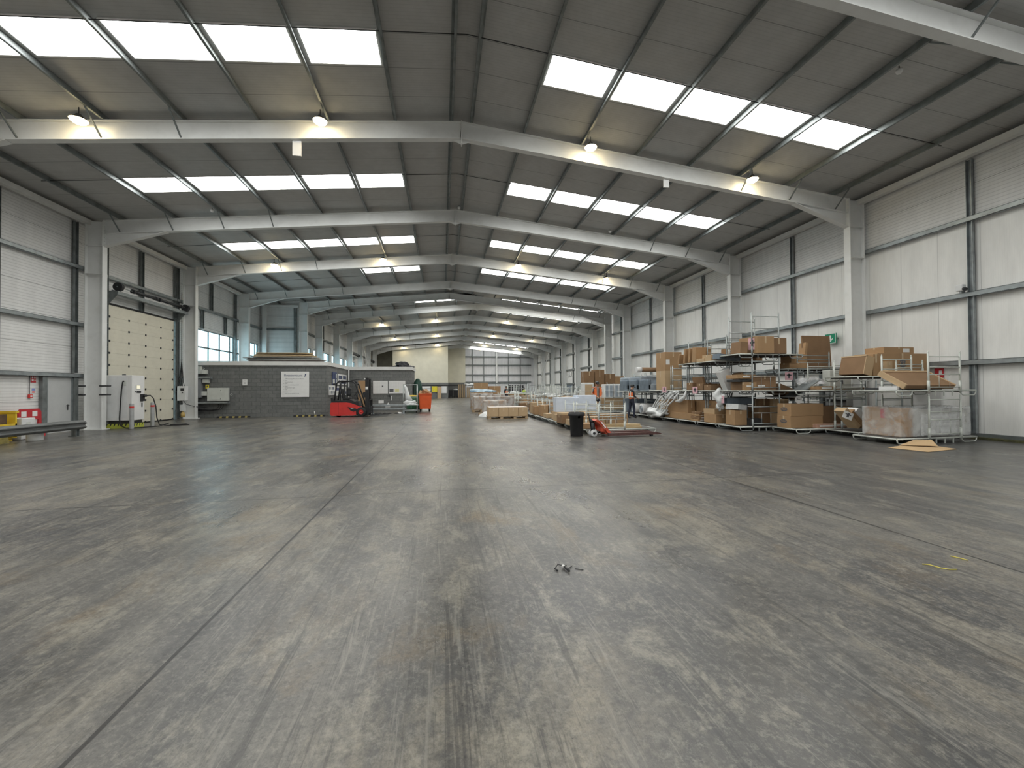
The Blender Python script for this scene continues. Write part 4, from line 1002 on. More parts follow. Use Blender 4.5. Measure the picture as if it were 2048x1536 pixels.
# wheeled bins --------------------------------------------------------------
def bin4(name, label, loc, rz, m, ml=None, w_=1.1, d=0.95, h=1.25, fill=True):
    t = thing(name, label, 'wheeled bin', loc, rz)
    b = MB(); b.add([(-w_ / 2 * .86, -d / 2 * .84, 0.22), (w_ / 2 * .86, -d / 2 * .84, 0.22), (w_ / 2 * .86, d / 2 * .84, 0.22), (-w_ / 2 * .86, d / 2 * .84, 0.22), (-w_ / 2, -d / 2, h - .08), (w_ / 2, -d / 2, h - .08), (w_ / 2, d / 2, h - .08), (-w_ / 2, d / 2, h - .08),
                    (-w_ / 2 * .95, -d / 2 * .95, h - .08), (w_ / 2 * .95, -d / 2 * .95, h - .08), (w_ / 2 * .95, d / 2 * .95, h - .08), (-w_ / 2 * .95, d / 2 * .95, h - .08)],
                   [(0, 3, 2, 1), (0, 1, 5, 4), (1, 2, 6, 5), (2, 3, 7, 6), (3, 0, 4, 7), (4, 5, 9, 8), (5, 6, 10, 9), (6, 7, 11, 10), (7, 4, 8, 11), (8, 9, 10, 11)])
    b.build('tub', m, t)
    b = MB()
    for x0, x1, y0, y1 in ((-w_ / 2 - .03, w_ / 2 + .03, -d / 2 - .03, -d / 2 + .03), (-w_ / 2 - .03, w_ / 2 + .03, d / 2 - .03, d / 2 + .03), (-w_ / 2 - .03, -w_ / 2 + .03, -d / 2, d / 2), (w_ / 2 - .03, w_ / 2 + .03, -d / 2, d / 2)): b.bb(x0, x1, y0, y1, h - .1, h - .03)
    b.build('rim', ml or m, t)
    for x in (-w_ * .36, w_ * .36):
        for y in (-d * .32, d * .32):
            b = MB(); b.tube((x - 0.025, y, 0.1), (x + 0.025, y, 0.1), 0.1, 16); b.bb(x - 0.04, x + 0.04, y - 0.03, y + 0.03, 0.12, 0.23); b.build('castor', M_rubber, t)
    return t
M_org = mat('orange_red_plastic', (0.78, 0.12, 0.03), 0.45, 0, 0.06, 3)
bin4('orange_bin', 'bright orange red four wheeled bin overflowing with cardboard', (-1.2, 29.6, 0), 0.12, M_org, w_=0.85, h=1.3)
b = MB(); 
for k, (x, y, z, r) in enumerate(((-0.2, 0, 0.1, 0.3), (0.15, 0.1, 0.14, -0.4), (0.0, -0.2, 0.08, 0.9))): b.box((x, y, z), (0.4, 0.5, 0.02), (0.5 + 0.2 * k, r, k))
b.box((0.1, -0.1, 0.06), (0.35, 0.3, 0.2), (0.2, 0.3, 0.5))
tag(b.build('cardboard_scraps', MATS['cardboard'], None, (-1.2, 29.6, 1.24)), 'torn cardboard scraps sticking out of the orange bin', 'cardboard')
t = thing('green_barrel', 'green plastic barrel with a yellow rim behind the wire cage', 'barrel', (-2.15, 30.6, 0))
b = MB(); b.lathe([(0, 0), (0.36, 0), (0.42, 0.5), (0.42, 0.9), (0.38, 1.1), (0, 1.1)], n=24, caps=False); b.build('barrel_body', mat('green_plastic', (0.04, 0.17, 0.09), 0.5, 0, 0.1), t)
b = MB(); b.lathe([(0, 1.16), (0.36, 1.14), (0.4, 1.1), (0.4, 1.06)], n=24, caps=False); b.build('yellow_lid', M_yel, t)
b = MB(); b.lathe([(0, 0), (0.34, 0), (0.36, 1.6), (0.3, 2.1), (0.12, 2.4), (0, 2.42)], n=16, caps=False)
tag(b.build('covered_rack', mat('dark_green_sheet', (0.01, 0.055, 0.035), 0.5, 0, 0.3, 5, 0.6, 6), None, (-1.9, 33.1, 0)), 'tall rack under a dark green cover at the corner of the far office', 'cover')
# ------------------------------------------------------------------ forklift
t = thing('forklift', 'red and black counterbalance forklift parked facing right beside the office corner', 'forklift', (-5.25, 25.45, 0))
W = 0.53
b = MB()   # chassis silhouette in XZ, extruded across
body = [(-1.0, 0.08), (-1.08, 0.2), (-1.06, 0.78), (-1.0, 0.84), (-0.2, 0.84), (0.05, 0.80), (0.40, 0.66), (0.52, 0.60), (0.58, 0.45), (0.46, 0.40), (0.36, 0.28), (0.34, 0.12), (0.20, 0.08)]
b.prism(body, -W, W); b.build('chassis', M_red, t)
b = MB(); b.bb(-0.62, -0.612, -W - 0.004, W + 0.004, 0.1, 0.84); b.build('panel_gap', M_black, t)
b = MB(); b.prism([(-0.12, 0.58), (0.35, 0.48), (0.42, 0.36), (0.2, 0.3), (0.02, 0.38)], -W - 0.006, -W + 0.01); b.build('side_badge_panel', M_black, t)
b = MB(); b.bb(0.05, 0.2, -W - 0.009, -W - 0.006, 0.49, 0.53); b.build('white_lettering', M_paper, t)
b = MB(); b.prism([(-1.02, 0.84), (-1.04, 1.1), (-0.95, 1.14), (-0.86, 0.95), (-0.3, 0.93), (-0.02, 1.02), (0.30, 0.86), (0.52, 0.62), (0.42, 0.66), (0.05, 0.80), (-0.2, 0.84)], -W + 0.02, W - 0.02); b.build('cowl', M_black, t)
b = MB(); b.bb(0.1, 0.45, -0.45, 0.45, 0.4, 0.46); b.build('step', M_dark, t)
# overhead guard
b = MB()
for y in (-0.44, 0.44):
    b.path([(-0.86, y, 0.9), (-0.80, y, 1.4), (-0.74, y, 1.92), (-0.62, y, 2.03), (-0.3, y, 2.06), (0.16, y, 2.04), (0.30, y, 1.9), (0.62, y, 0.95), (0.72, y, 0.55)], 0.042, 8)
    b.path([(-0.55, y, 0.9), (-0.5, y, 1.5), (-0.5, y, 2.02)], 0.03, 8)
for x in (-0.6, -0.45, -0.3, -0.15, 0.0, 0.14): b.bb(x - 0.025, x + 0.025, -0.44, 0.44, 2.03, 2.07)
b.tube((0.28, -0.44, 1.92), (0.28, 0.44, 1.92), 0.03); b.build('overhead_guard', M_black, t)
b = MB(); b.tube((-0.82, -0.4, 1.88), (-0.92, -0.4, 1.92), 0.06, 12); b.build('work_lamp', M_dark, t)
b = MB(); b.path([(-0.1, -0.3, 2.08), (0.3, -0.3, 2.15), (0.8, -0.3, 2.2)], 0.02); b.build('mast_hose', M_black, t)
b = MB(); b.tube((0.80, -0.34, 2.2), (0.80, -0.38, 2.2), 0.045, 14); b.build('hose_pulley', M_paper, t)
# seat, wheel
b = MB(); b.bevbox((-0.25, 0, 1.05), (0.45, 0.46, 0.12), 0.04); b.bevbox((-0.48, 0, 1.35), (0.12, 0.46, 0.55), 0.05, (0, -0.15, 0)); b.build('seat', M_black, t)
b = MB(); b.path([(0.22 + 0.06 * math.cos(a * PI / 8), 0.15 * math.sin(a * PI / 8), 1.32 + 0.14 * math.cos(a * PI / 8)) for a in range(16)], 0.014, 6, True); b.tube((0.22, 0, 1.32), (0.36, 0, 1.0), 0.025); b.build('steering_wheel', M_black, t)
b = MB(); b.bevbox((-0.2, 0.22, 1.45), (0.25, 0.3, 0.5), 0.08); b.build('seat_cover_bag', M_dark, t)
b = MB(); b.prism([(0.30, 0.9), (0.42, 0.9), (0.52, 0.62), (0.40, 0.62)], -0.45, 0.45); b.build('dashboard', M_black, t)
# mast
for y in (-0.32, 0.32):
    b = MB(); b.bb(0.82, 0.98, y - 0.05, y + 0.05, 0.06, 2.26); b.bb(0.98, 1.02, y - 0.03, y + 0.03, 0.1, 2.22); b.build('mast_channel', M_black, t)
b = MB(); b.bb(0.84, 0.98, -0.32, 0.32, 2.16, 2.26); b.bb(0.84, 0.9, -0.32, 0.32, 1.1, 1.2); b.bb(0.84, 0.9, -0.32, 0.32, 0.12, 0.3); b.build('mast_cross_member', M_black, t)
b = MB(); b.tube((0.88, -0.17, 0.15), (0.88, -0.17, 1.9), 0.035); b.tube((0.88, 0.17, 0.15), (0.88, 0.17, 1.9), 0.035); b.build('lift_cylinders', M_dark, t)
b = MB(); b.bb(0.815, 0.82, -0.37, -0.27, 1.55, 1.72); b.build('capacity_label', M_paper, t)
b = MB(); b.bb(0.84, 0.98, -0.372, -0.37, 1.58, 1.74); b.build('side_label', M_paper, t)
b = MB(); b.bb(1.04, 1.10, -0.5, 0.5, 0.18, 0.26); b.bb(1.04, 1.10, -0.5, 0.5, 0.55, 0.62)
for y in (-0.5, -0.25, 0.0, 0.25, 0.5): b.bb(1.05, 1.09, y - 0.015, y + 0.015, 0.18, 1.0)
b.bb(1.04, 1.1, -0.5, 0.5, 0.96, 1.0); b.build('fork_carriage', M_black, t)
for y in (-0.28, 0.28):
    b = MB(); b.bb(1.1, 1.14, y - 0.05, y + 0.05, 0.06, 0.62); b.prism([(1.1, 0.05), (1.1, 0.1), (2.1, 0.075), (2.1, 0.06)], y - 0.05, y + 0.05); b.build('fork', M_dark, t)
# wheels
def fwheel(x, y, r, wdt, nm='front_wheel'):
    w_ = MB(); w_.lathe([(r * .48, -wdt / 2), (r * .92, -wdt / 2), (r, -wdt / 2 + .03), (r, wdt / 2 - .03), (r * .92, wdt / 2), (r * .48, wdt / 2)], (x, y, r), n=28, axis='Y', caps=False); w = w_.build(nm, M_rubber, t)
    h_ = MB(); h_.lathe([(0, -wdt / 2 + .02), (r * .42, -wdt / 2 + .02), (r * .48, -wdt / 2 + .0), (r * .48, wdt / 2)], (x, y, r), n=24, axis='Y', caps=False); h_.lathe([(0, -wdt / 2 - .01), (r * .2, -wdt / 2 - .01), (r * .22, -wdt / 2 + .03)], (x, y, r), n=16, axis='Y', caps=False)
    h = h_.build('wheel_rim', M_red, w)
    n_ = MB()
    for k in range(6): n_.tube((x + r * .35 * math.cos(k * PI / 3), y - wdt / 2, r + r * .35 * math.sin(k * PI / 3)), (x + r * .35 * math.cos(k * PI / 3), y - wdt / 2 + .03, r + r * .35 * math.sin(k * PI / 3)), 0.014, 6)
fwheel(0.62, -0.47, 0.28, 0.2); fwheel(0.62, 0.47, 0.28, 0.2)
fwheel(-0.72, 0.0, 0.2, 0.2, 'rear_wheel')
# ================================================================== stillages and goods
M_card = MATS['cardboard']
M_card2 = mat('pale_cardboard', (0.52, 0.37, 0.22), 0.8, 0, 0.08, 2, dirt=((0.4, 0.28, 0.16), 0.3, 2))
M_card3 = mat('dark_cardboard', (0.25, 0.15, 0.08), 0.8, 0, 0.12, 2)
M_tape = mat('parcel_tape', (0.55, 0.42, 0.27), 0.35)
M_tube = mat('pale_zinc_tube', (0.58, 0.61, 0.57), 0.42, 0.15, 0.1, 6, dirt=((0.4, 0.4, 0.36), 0.3, 6))
M_tubed = mat('dull_zinc_tube', (0.36, 0.39, 0.39), 0.42, 0.35, 0.15, 6)
M_deck = mat('dark_deck_board', (0.085, 0.08, 0.075), 0.7, 0, 0.3, 3)
M_pink = mat('pink_paper', (0.74, 0.45, 0.50), 0.7, 0, 0.04, 5)
M_pal = mat('pallet_wood', (0.46, 0.34, 0.21), 0.8, 0, 0.2, 3, 0.15, stretch=(1, 6, 6))
M_bluew = mat('blue_white_wrap', (0.66, 0.73, 0.84), 0.35, 0, 0.06, 5, 0.4, 6)
M_slate = mat('slate_fabric', (0.16, 0.20, 0.24), 0.8, 0, 0.15, 4)
M_slate2 = mat('pale_slate_fabric', (0.33, 0.38, 0.43), 0.7, 0, 0.15, 4)

STG = {}
def stillage(loc, label, L=2.6, W=1.15, H=1.29, px=(-0.8, 0.3), rz=0.0, group='stackable tubular stillages', white=False, posts=True, name='stillage', ph=None):
    key = (L, W, H, px, white, posts, name, ph)
    if key in STG: return dup(STG[key], loc, rz, label, group)
    t = thing(name, label, 'stillage', loc, rz, group); mt = M_tube if white else M_tubed
    b = MB(); b.bb(-L / 2 + .03, L / 2 - .03, -W / 2 + .03, W / 2 - .03, 0.14, 0.165)
    for k in range(int(L / 0.4)): b.bb(-L / 2 + 0.2 + 0.4 * k, -L / 2 + 0.24 + 0.4 * k, -W / 2 + .03, W / 2 - .03, 0.1, 0.14)
    b.build('deck', M_deck, t)
    b = MB()
    for y in (-W / 2, W / 2): b.tube((-L / 2, y, 0.145), (L / 2, y, 0.145), 0.022, 8)
    for x in (-L / 2, L / 2): b.tube((x, -W / 2, 0.145), (x, W / 2, 0.145), 0.022, 8)
    b.build('deck_rim', M_tube, t)
    for y in (-W / 2, W / 2):
        for x0, x1 in ((-L / 2, -L / 2 + 0.55), (L / 2 - 0.55, L / 2)):
            b = MB(); b.path([(x0, y, 0.14), (x0 + 0.02, y, 0.06), (x0 + 0.08, y, 0.02), (x1 - 0.08, y, 0.02), (x1 - 0.02, y, 0.06), (x1, y, 0.14)], 0.016, 7); b.build('foot', mt, t)
    b = MB()
    for k in range(3): b.bb(px[0] + 0.25 + k * 0.3 - 0.012, px[0] + 0.25 + k * 0.3 + 0.012, -W / 2 - .012, -W / 2 + .012, 0.0, 0.14)
    b.bb(px[0] + 0.2, px[0] + 0.9, -W / 2 - .008, -W / 2 + .008, 0.115, 0.135)
    b.build('under_bracket', mt, t)
    top = (H if ph is None else ph)
    if posts:
        for y in (-W / 2 - 0.01, W / 2 + 0.01):
            for x in px:
                b = MB(); b.tube((x, y, 0.08), (x, y, top), 0.024, 9); b.tube((x, y, 0.1), (x, y, 0.42), 0.033, 9); b.tube((x, y, top - 0.03), (x, y, top + 0.05), 0.016, 8); b.build('post', mt, t)
            b = MB()
            for z in (0.24, 0.62, 0.84): b.tube((px[0], y, z * top / 1.29 + 0.02), (px[1], y, z * top / 1.29 + 0.02), 0.015, 7)
            for k in (1, 2): b.tube((px[0] + (px[1] - px[0]) * k / 3, y, 0.26), (px[0] + (px[1] - px[0]) * k / 3, y, 0.64 * top / 1.29), 0.007, 5)
            b.tube((px[0], y, top - 0.1), (px[1], y, top - 0.1), 0.015, 7)
            b.build('ladder_rails', mt, t)
    STG[key] = t
    return t
def carton(label, c, d, rz=0.0, m=None, rot=None, name='carton', group=None, tape=True, mark=None, lab=None, flaps=False):
    """c = centre of the base"""
    t = thing(name, label, 'box', c, rz, group)
    if rot: t.rotation_euler = rot
    b = MB(); b.bevbox((0, 0, d[2] / 2), d, 0.008)
    b.build('carton_body', m or M_card, t)
    if tape:
        b = MB(); e = 0.0015
        if d[0] >= d[1]:
            b.bb(-d[0] / 2 - e, d[0] / 2 + e, -0.03, 0.03, d[2], d[2] + e)
            for s in (-1, 1): b.bb(s * (d[0] / 2), s * (d[0] / 2 + e), -0.03, 0.03, d[2] * 0.7, d[2])
            b.bb(-0.03, 0.03, -d[1] / 2 - e, -d[1] / 2, d[2] * 0.75, d[2])
        else:
            b.bb(-0.03, 0.03, -d[1] / 2 - e, d[1] / 2 + e, d[2], d[2] + e)
            b.bb(-0.03, 0.03, -d[1] / 2 - e, -d[1] / 2, d[2] * 0.6, d[2])
        b.build('tape', M_tape, t)
    if mark == 'oval':
        w_ = min(d[0], 0.6) * 0.5
        for (cz) in (0.55,):
            b = MB(); n = 24; vs = []
            b.add([(w_ / 2 * math.cos(2 * PI * k / n), -d[1] / 2 - 0.003, d[2] * cz + d[2] * 0.17 * math.sin(2 * PI * k / n)) for k in range(n)], [tuple(range(n))]); b.build('logo_oval', M_ink, t)
            text_mesh('IKEA', d[2] * 0.24, 'logo_letters', m or M_card, t, (0, -d[1] / 2 - 0.005, d[2] * cz), R_FRONT)
    if lab:
        b = MB(); b.bb(lab[0], lab[1], -d[1] / 2 - 0.003, -d[1] / 2, lab[2], lab[3]); b.build('paper_label', M_paper, t)
    if flaps:
        b = MB(); b.box((-d[0] / 4, 0, d[2] + 0.09), (0.02, d[1], d[0] * .45), (0, 0.5, 0)); b.box((0, d[1] / 2, d[2] + 0.1), (d[0], 0.01, 0.22), (-0.3, 0, 0)); b.build('open_flaps', M_card2, t)
    return t
def sheet(label, c, d, rot, m=None, name='cardboard_sheet', cat='cardboard', group=None):
    b = MB(); b.bevbox((0, 0, d[2] / 2), d, 0.004)
    o = b.build(name, m or M_card, None, c); o.rotation_euler = rot
    return tag(o, label, cat, group)
def paper(label, c, rot, w_=0.3, h=0.25, m=None):
    t = thing('paper_tag', label, 'paper', c, 0, 'pink paper tags on the stillages'); t.rotation_euler = rot
    b = MB(); b.bb(-w_ / 2, w_ / 2, -0.003, 0.003, -h, 0); b.build('sheet', m or M_pink, t)
    b = MB(); b.bb(-w_ * .3, w_ * .3, -0.005, -0.003, -h * .45, -h * .3); b.bb(-w_ * .12, w_ * .12, -0.005, -0.003, -h * .75, -h * .15); b.build('print', M_ink, t)
    return t
D = 0.17
# ---- row A: long row on the right, decks run toward the wall ------------------
XA_ = 11.7
YA = [13.62 + 1.32 * k for k in range(8)]
T2 = 1.29; T3 = 2.60
for k, y in enumerate(YA):
    stillage((XA_, y, 0), 'tubular stillage on the floor of the long right hand row, %s from the near end' % ORD[k])
for k in range(5):
    stillage((XA_, YA[k], T2), 'tubular stillage on the second tier of the right hand row, %s from the near end' % ORD[k])
stillage((XA_, YA[0], T3), 'topmost stillage with a tall open cage at the near end of the right row', ph=1.6)
for k in (1, 2): stillage((XA_, YA[k], T3 - 0.16), 'third tier stillage of the right hand row, %s from the near end' % ORD[k], H=1.29, ph=1.12)
for k in (5, 6, 7): stillage((XA_, YA[k], T2 - .1), 'second tier stillage holding grey sofas, %s from the near end' % ORD[k], H=1.29, ph=1.15)
# boxes, tier 3
z = T3 + D
carton('big brown carton with a pink tag on the topmost stillage', (11.3, 13.3, z), (0.68, 0.9, 0.6))
carton('brown carton with long side panels right of the pink tagged carton on top', (11.98, 13.4, z), (0.62, 0.8, 0.57), m=M_card3)
paper('pink paper tag on the left end of the highest big carton', (10.94, 13.05, z + 0.55), (0, 0, -PI / 2 + .3), 0.3, 0.42)
sheet('crumpled dark packing paper left of the big carton on the topmost stillage', (10.62, 13.35, z), (0.28, 0.5, 0.42), (0, 0.1, 0), M_card3, 'packing_paper', 'paper')
z = T3 - 0.16 + D
for i, (y, x, w_, d_, h_, tilt) in enumerate(((16.9, 10.75, 0.7, 0.1, 0.42, 0.25), (16.45, 10.75, 0.7, 0.12, 0.62, 0.15), (16.1, 10.75, 0.7, 0.12, 0.62, 0.12), (15.75, 10.75, 0.7, 0.25, 0.62, 0.1))):
    carton('upright brown carton leaning on the right row third tier, %s from its far end' % ORD[i], (x, y, z + 0.02), (w_, d_, h_), rot=(tilt, 0, 0), tape=False)
carton('flat brown carton at the third tier edge, in front of the leaning cartons', (10.85, 15.3, z), (0.9, 0.5, 0.14), m=M_card2)
carton('low pale carton with a label on the third tier of the right row', (10.9, 14.95, z), (0.9, 0.55, 0.26), m=M_card2, lab=(-0.1, 0.1, 0.05, 0.15))
carton('long grey brown carton behind the low pale carton on the third tier', (11.9, 14.8, z), (1.3, 0.7, 0.5), m=M_card3)
sheet('rolled dark blue textile lying on the third tier beside the cage post', (10.8, 14.25, z), (0.9, 0.4, 0.2), (0, 0.1, 0), M_slate, 'textile_roll', 'textile')
carton('small dark carton behind the blue textile on the third tier', (11.6, 14.3, z), (0.7, 0.5, 0.36), m=M_card3)
# tier 2
z = T2 + D
for nm, c, d_, rot, m in (('white wrapped mattress leaning on the second tier of the right row', (10.98, 14.3, z + 0.04), (0.42, 0.3, 0.8), (0, -0.42, 0), M_white), ('dark brown carton leaning beside the white mattress on the second tier', (11.38, 14.1, z + 0.06), (0.3, 0.5, 0.62), (0, -0.55, 0.0), M_card3)):
    carton(nm, c, d_, rot=rot, m=m, tape=False)
carton('flat brown box with white print resting across the second tier front', (10.85, 13.55, z + 0.42), (0.75, 0.6, 0.14), m=M_card, lab=(-0.15, 0.25, 0.05, 0.1))
sheet('dark folded panel under the flat brown box on the second tier', (10.95, 13.5, z + 0.3), (0.9, 0.7, 0.08), (0, 0, 0), M_dark, 'folded_board', 'panel')
carton('dark open carton block under the dark panel on the second tier', (11.1, 13.55, z), (0.8, 0.7, 0.3), m=M_card3, tape=False)
carton('brown carton with white stickers on the second tier, front of the near stack', (10.85, 13.12, z), (0.5, 0.1, 0.28), lab=(-0.15, 0.12, 0.12, 0.17))
carton('wide dark open carton behind the stickered carton on the second tier', (11.45, 13.3, z), (0.9, 0.45, 0.52), m=M_card3, lab=(-0.3, 0.0, 0.13, 0.18), flaps=False)
for i, y in enumerate((15.0, 15.5, 16.2)):
    carton('dark low carton on the second tier of the right row, %s past the mattress' % ORD[i], (11.2, y, z), (1.4, 0.42, 0.2 + 0.06 * i), m=M_card3)
sheet('grey padded sofa base lying deep on the second tier of the right row', (11.9, 15.9, z), (1.0, 1.6, 0.34), (0, 0, 0), M_slate2, 'sofa_module', 'sofa')
carton('thin brown panel leaning on the second tier behind the posts', (10.8, 15.85, z + 0.02), (0.1, 0.7, 0.55), rot=(0, -0.25, 0), m=M_card3, tape=False)
# tall brown cartons on tier 2 at the far side
carton('tall stack-high brown carton with a white label, lower half', (11.25, 19.1, 1.29 + D), (0.9, 0.85, 0.95), m=M_card2)
carton('tall brown carton on top of the labelled one at the right hand wall', (11.25, 19.1, 1.29 + D + 0.95), (0.9, 0.85, 0.92), lab=(-0.4, -0.2, 0.3, 0.55))
# ground tier goods
z = D
carton('large brown carton standing on the floor tier beside the white netting', (10.75, 17.4, z), (0.35, 1.9, 0.85), m=M_card)
carton('pale brown carton standing upright left of the white netting', (10.9, 18.75, z), (0.5, 0.5, 0.8), m=M_card2)
carton('long low carton in front of the large brown carton', (10.62, 16.9, z), (0.22, 1.6, 0.28), m=M_card)
carton('large brown carton deep on the floor tier behind the middle posts', (11.3, 15.9, z), (0.6, 1.6, 0.85), m=M_card)
for i in range(4): carton('flat brown parcel with white ends, %s from the bottom of the floor tier pile' % ORD[i], (10.72 + 0.03 * i, 15.75 + 0.02 * i, z + 0.1 * i), (0.6, 0.5 + 0.1 * (i % 2), 0.09), m=(M_card, M_card3)[i % 2], lab=(-0.2, 0.0, 0.03, 0.06))
carton('long brown carton with a taped lid on the floor tier of the right row', (10.8, 14.85, z), (0.6, 0.75, 0.34), m=M_card)
carton('shallow brown carton with a white end lying on the taped carton', (10.9, 15.05, z + 0.34), (0.6, 0.7, 0.2), m=M_card2)
carton('wide brown carton behind the ladder rails on the floor tier', (11.6, 14.75, z), (0.9, 0.8, 0.5), m=M_card)
carton('brown carton on the wide one behind the ladder rails', (11.7, 14.7, z + 0.5), (0.8, 0.7, 0.12), m=M_card2)
carton('tall grey brown flat carton leaning deep in the near floor tier', (12.0, 13.9, z), (0.5, 0.3, 0.95), m=M_card3)
carton('upright pale brown carton at the right end of the near floor tier', (12.45, 13.55, z), (0.45, 0.4, 0.95), m=M_card2)
sheet('steel radiator panel standing deep in the near floor tier', (11.3, 14.1, z), (0.5, 0.08, 0.9), (0, 0.0, 0), M_galv, 'radiator', 'panel')
carton('small dark bag-like parcel on the near floor tier', (11.3, 13.5, z), (0.5, 0.35, 0.25), m=M_dark, tape=False)
carton('stacked low brown parcels on the floor tier by the corner post', (10.8, 13.75, z), (0.5, 0.5, 0.55), m=M_card)
sheet('crumpled white plastic draped over the low brown parcels', (10.8, 13.75, z + 0.56), (0.5, 0.5, 0.2), (0, 0.1, 0.3), M_bag, 'plastic_sheet', 'plastic')
sheet('dark slate sofa seat hanging out of the near floor tier top', (11.2, 14.2, z + 0.75), (1.2, 0.5, 0.25), (0, 0.0, 0), M_slate, 'sofa_cushion', 'sofa')
for i, (x, y, zz, a) in enumerate(((10.38, 14.05, 1.25, -PI / 2 + .2), (10.36, 15.6, 1.6, -PI / 2), (10.36, 18.0, 1.62, -PI / 2))):
    paper(['pink paper tag on the corner wrap of the right row', 'pink paper tag hung below the second tier further down the right row', 'pink paper tag on the post near the tall brown cartons'][i], (x, y, zz), (0, 0, a), 0.34, 0.28)
b = MB(); b.blob((0, 0, 0), (0.15, 0.2, 0.28), 7, 0.4, 3); b.blob((0.05, 0.05, -0.25), (0.1, 0.12, 0.25), 9, 0.4, 3)
tag(b.build('plastic_wrap', M_bag, None, (10.42, 14.15, 1.2)), 'bunched clear plastic wrap tied on the corner post of the right row', 'plastic wrap')
# white plastic trailing down
b = MB(); rq = random.Random(12)
for i in range(9):
    y = 17.35 + 0.16 * i; k = rq.uniform(0.85, 1.15)
    b.path([(10.42 + rq.uniform(0, .08), y - 0.6 + rq.uniform(-.15, .15), 1.42), (10.38, y - 0.35, 1.22 * k), (10.36 + rq.uniform(0, .1), y + rq.uniform(-.1, .1), 1.0 * k), (10.34, y + 0.3, 0.75), (10.32 + rq.uniform(0, .15), y + 0.55, 0.5 * k), (10.33, y + 0.8, 0.33), (10.36, y + 0.95, 0.24)], 0.02, 6, rads=[rq.uniform(.012, .05) for _ in range(5)] + [0.06, 0.08])
b.blob((10.45, 18.9, 0.34), (0.28, 0.75, 0.22), 3, 0.35, 3)
b.path([(10.42, 16.3, 1.45), (10.36, 16.35, 1.15), (10.42, 16.8, 0.98), (10.4, 17.1, 0.95)], 0.05, 7, rads=[0.03, 0.08, 0.09, 0.04])
tag(b.build('packing_plastic', M_bag), 'white stretch plastic trailing down from the second tier to the floor deck', 'plastic wrap')
# mattress rolls
for i, y in enumerate((20.6, 21.5)):
    t = thing('mattress_roll', 'white rolled mattress lying on the floor deck, %s of the pair' % ('nearer' if i == 0 else 'farther'), 'mattress', (10.95, y, D + 0.28), 0, 'rolled mattresses')
    b = MB(); b.lathe([(0.0, -0.45), (0.24, -0.45), (0.28, -0.42), (0.28, 0.42), (0.24, 0.45), (0, 0.45)], n=24, axis='X', caps=False); b.build('roll_body', M_white, t)
    b = MB(); b.path([(-0.46, 0.03 * k * math.cos(k * 0.9) * 0.28, 0.03 * k * math.sin(k * 0.9) * 0.28) for k in range(1, 28)], 0.012, 5); b.build('spiral_end', M_slate2, t)
# grey sofas in the far part of row A
for i, (y, zz, sc) in enumerate(((20.3, 1.19 + D, 1.0), (21.6, 1.19 + D, 1.0), (22.8, 1.19 + D, 1.0), (20.3, 0.55, 0.8), (21.8, 0.55, 0.8))):
    if i > 2: continue
    t = thing('sofa', 'blue grey sofa wrapped in plastic on the second tier, %s toward the far end' % ORD[i], 'sofa', (11.5, y, zz), 0, 'wrapped grey sofas')
    b = MB(); b.bevbox((0, 0, 0.22), (2.0, 0.95, 0.4), 0.06); b.build('seat', M_slate2, t)
    b = MB(); b.bevbox((0, 0.36, 0.58), (2.0, 0.25, 0.5), 0.08); b.build('backrest', M_slate2, t)
    for s in (-1, 1): b = MB(); b.bevbox((s * 0.9, 0, 0.36), (0.22, 0.95, 0.6), 0.07); b.build('armrest', M_slate, t)
for i, y in enumerate((22.3, 23.3)):
    sheet('dark slate ottoman on the floor tier, %s past the mattress rolls' % ORD[i], (11.6, y, D), (1.4, 0.8, 0.75), (0, 0, 0), M_slate, 'ottoman', 'sofa')
t = thing('rolled_rug', 'long brown wrapped roll lying across a stillage top left of the tall cartons', 'roll', (11.5, 20.4, 2.42))
b = MB(); b.tube((-1.1, 0, 0.12), (0.9, 0, 0.12), 0.12, 14); b.build('roll_body', M_card3, t); b = MB(); b.tube((-1.35, 0, 0.12), (-1.08, 0, 0.12), 0.14, 14); b.build('white_end', M_whitep, t)

# ---- row B -----------------------------------------------------------------
stillage((13.12, 12.4, 0), 'tubular stillage on the floor under the exit sign, left of the white column', L=3.1, W=1.0, px=(-0.05, 1.03), white=True)
stillage((13.12, 12.4, T2), 'second tier stillage with white ladder rails below the exit sign', L=3.1, W=1.0, px=(-0.05, 1.03), white=True, ph=1.1)
stillage((14.1, 14.05, 0), 'floor stillage behind the logo cartons close to the right wall', L=2.6, W=1.1, H=1.1, px=(-0.9, 0.5), ph=1.1)
stillage((14.1, 14.05, 1.05), 'middle stillage behind the logo cartons close to the right wall', L=2.6, W=1.1, H=1.1, px=(-0.9, 0.5), ph=1.1)
stillage((14.1, 14.05, 2.1), 'upper stillage carrying the big upright cardboard sheet near the exit sign', L=2.6, W=1.1, H=1.1, px=(-0.9, 0.5), ph=0.75)
sheet('huge brown cardboard sheet standing upright beside the exit sign', (14.35, 13.75, 2.27), (1.25, 0.06, 1.28), (-0.06, 0, 0.0), M_card3)
sheet('narrow folded edge board left of the huge upright cardboard sheet', (13.68, 13.8, 2.27), (0.1, 0.3, 1.0), (0, 0.12, 0), M_card)
carton('flat brown carton pile left of the huge cardboard sheet', (13.2, 13.7, 2.27), (0.75, 0.5, 0.2), m=M_card)
carton('wider brown carton lying on the flat pile left of the cardboard sheet', (13.3, 13.75, 2.47), (0.7, 0.5, 0.34), m=M_card)
carton('brown flap carton hanging from the middle tier below the flat pile', (12.9, 13.95, 1.22 + D * 0), (0.9, 0.6, 0.35), m=M_card3, rot=(0, 0.35, 0), tape=False)
z = D
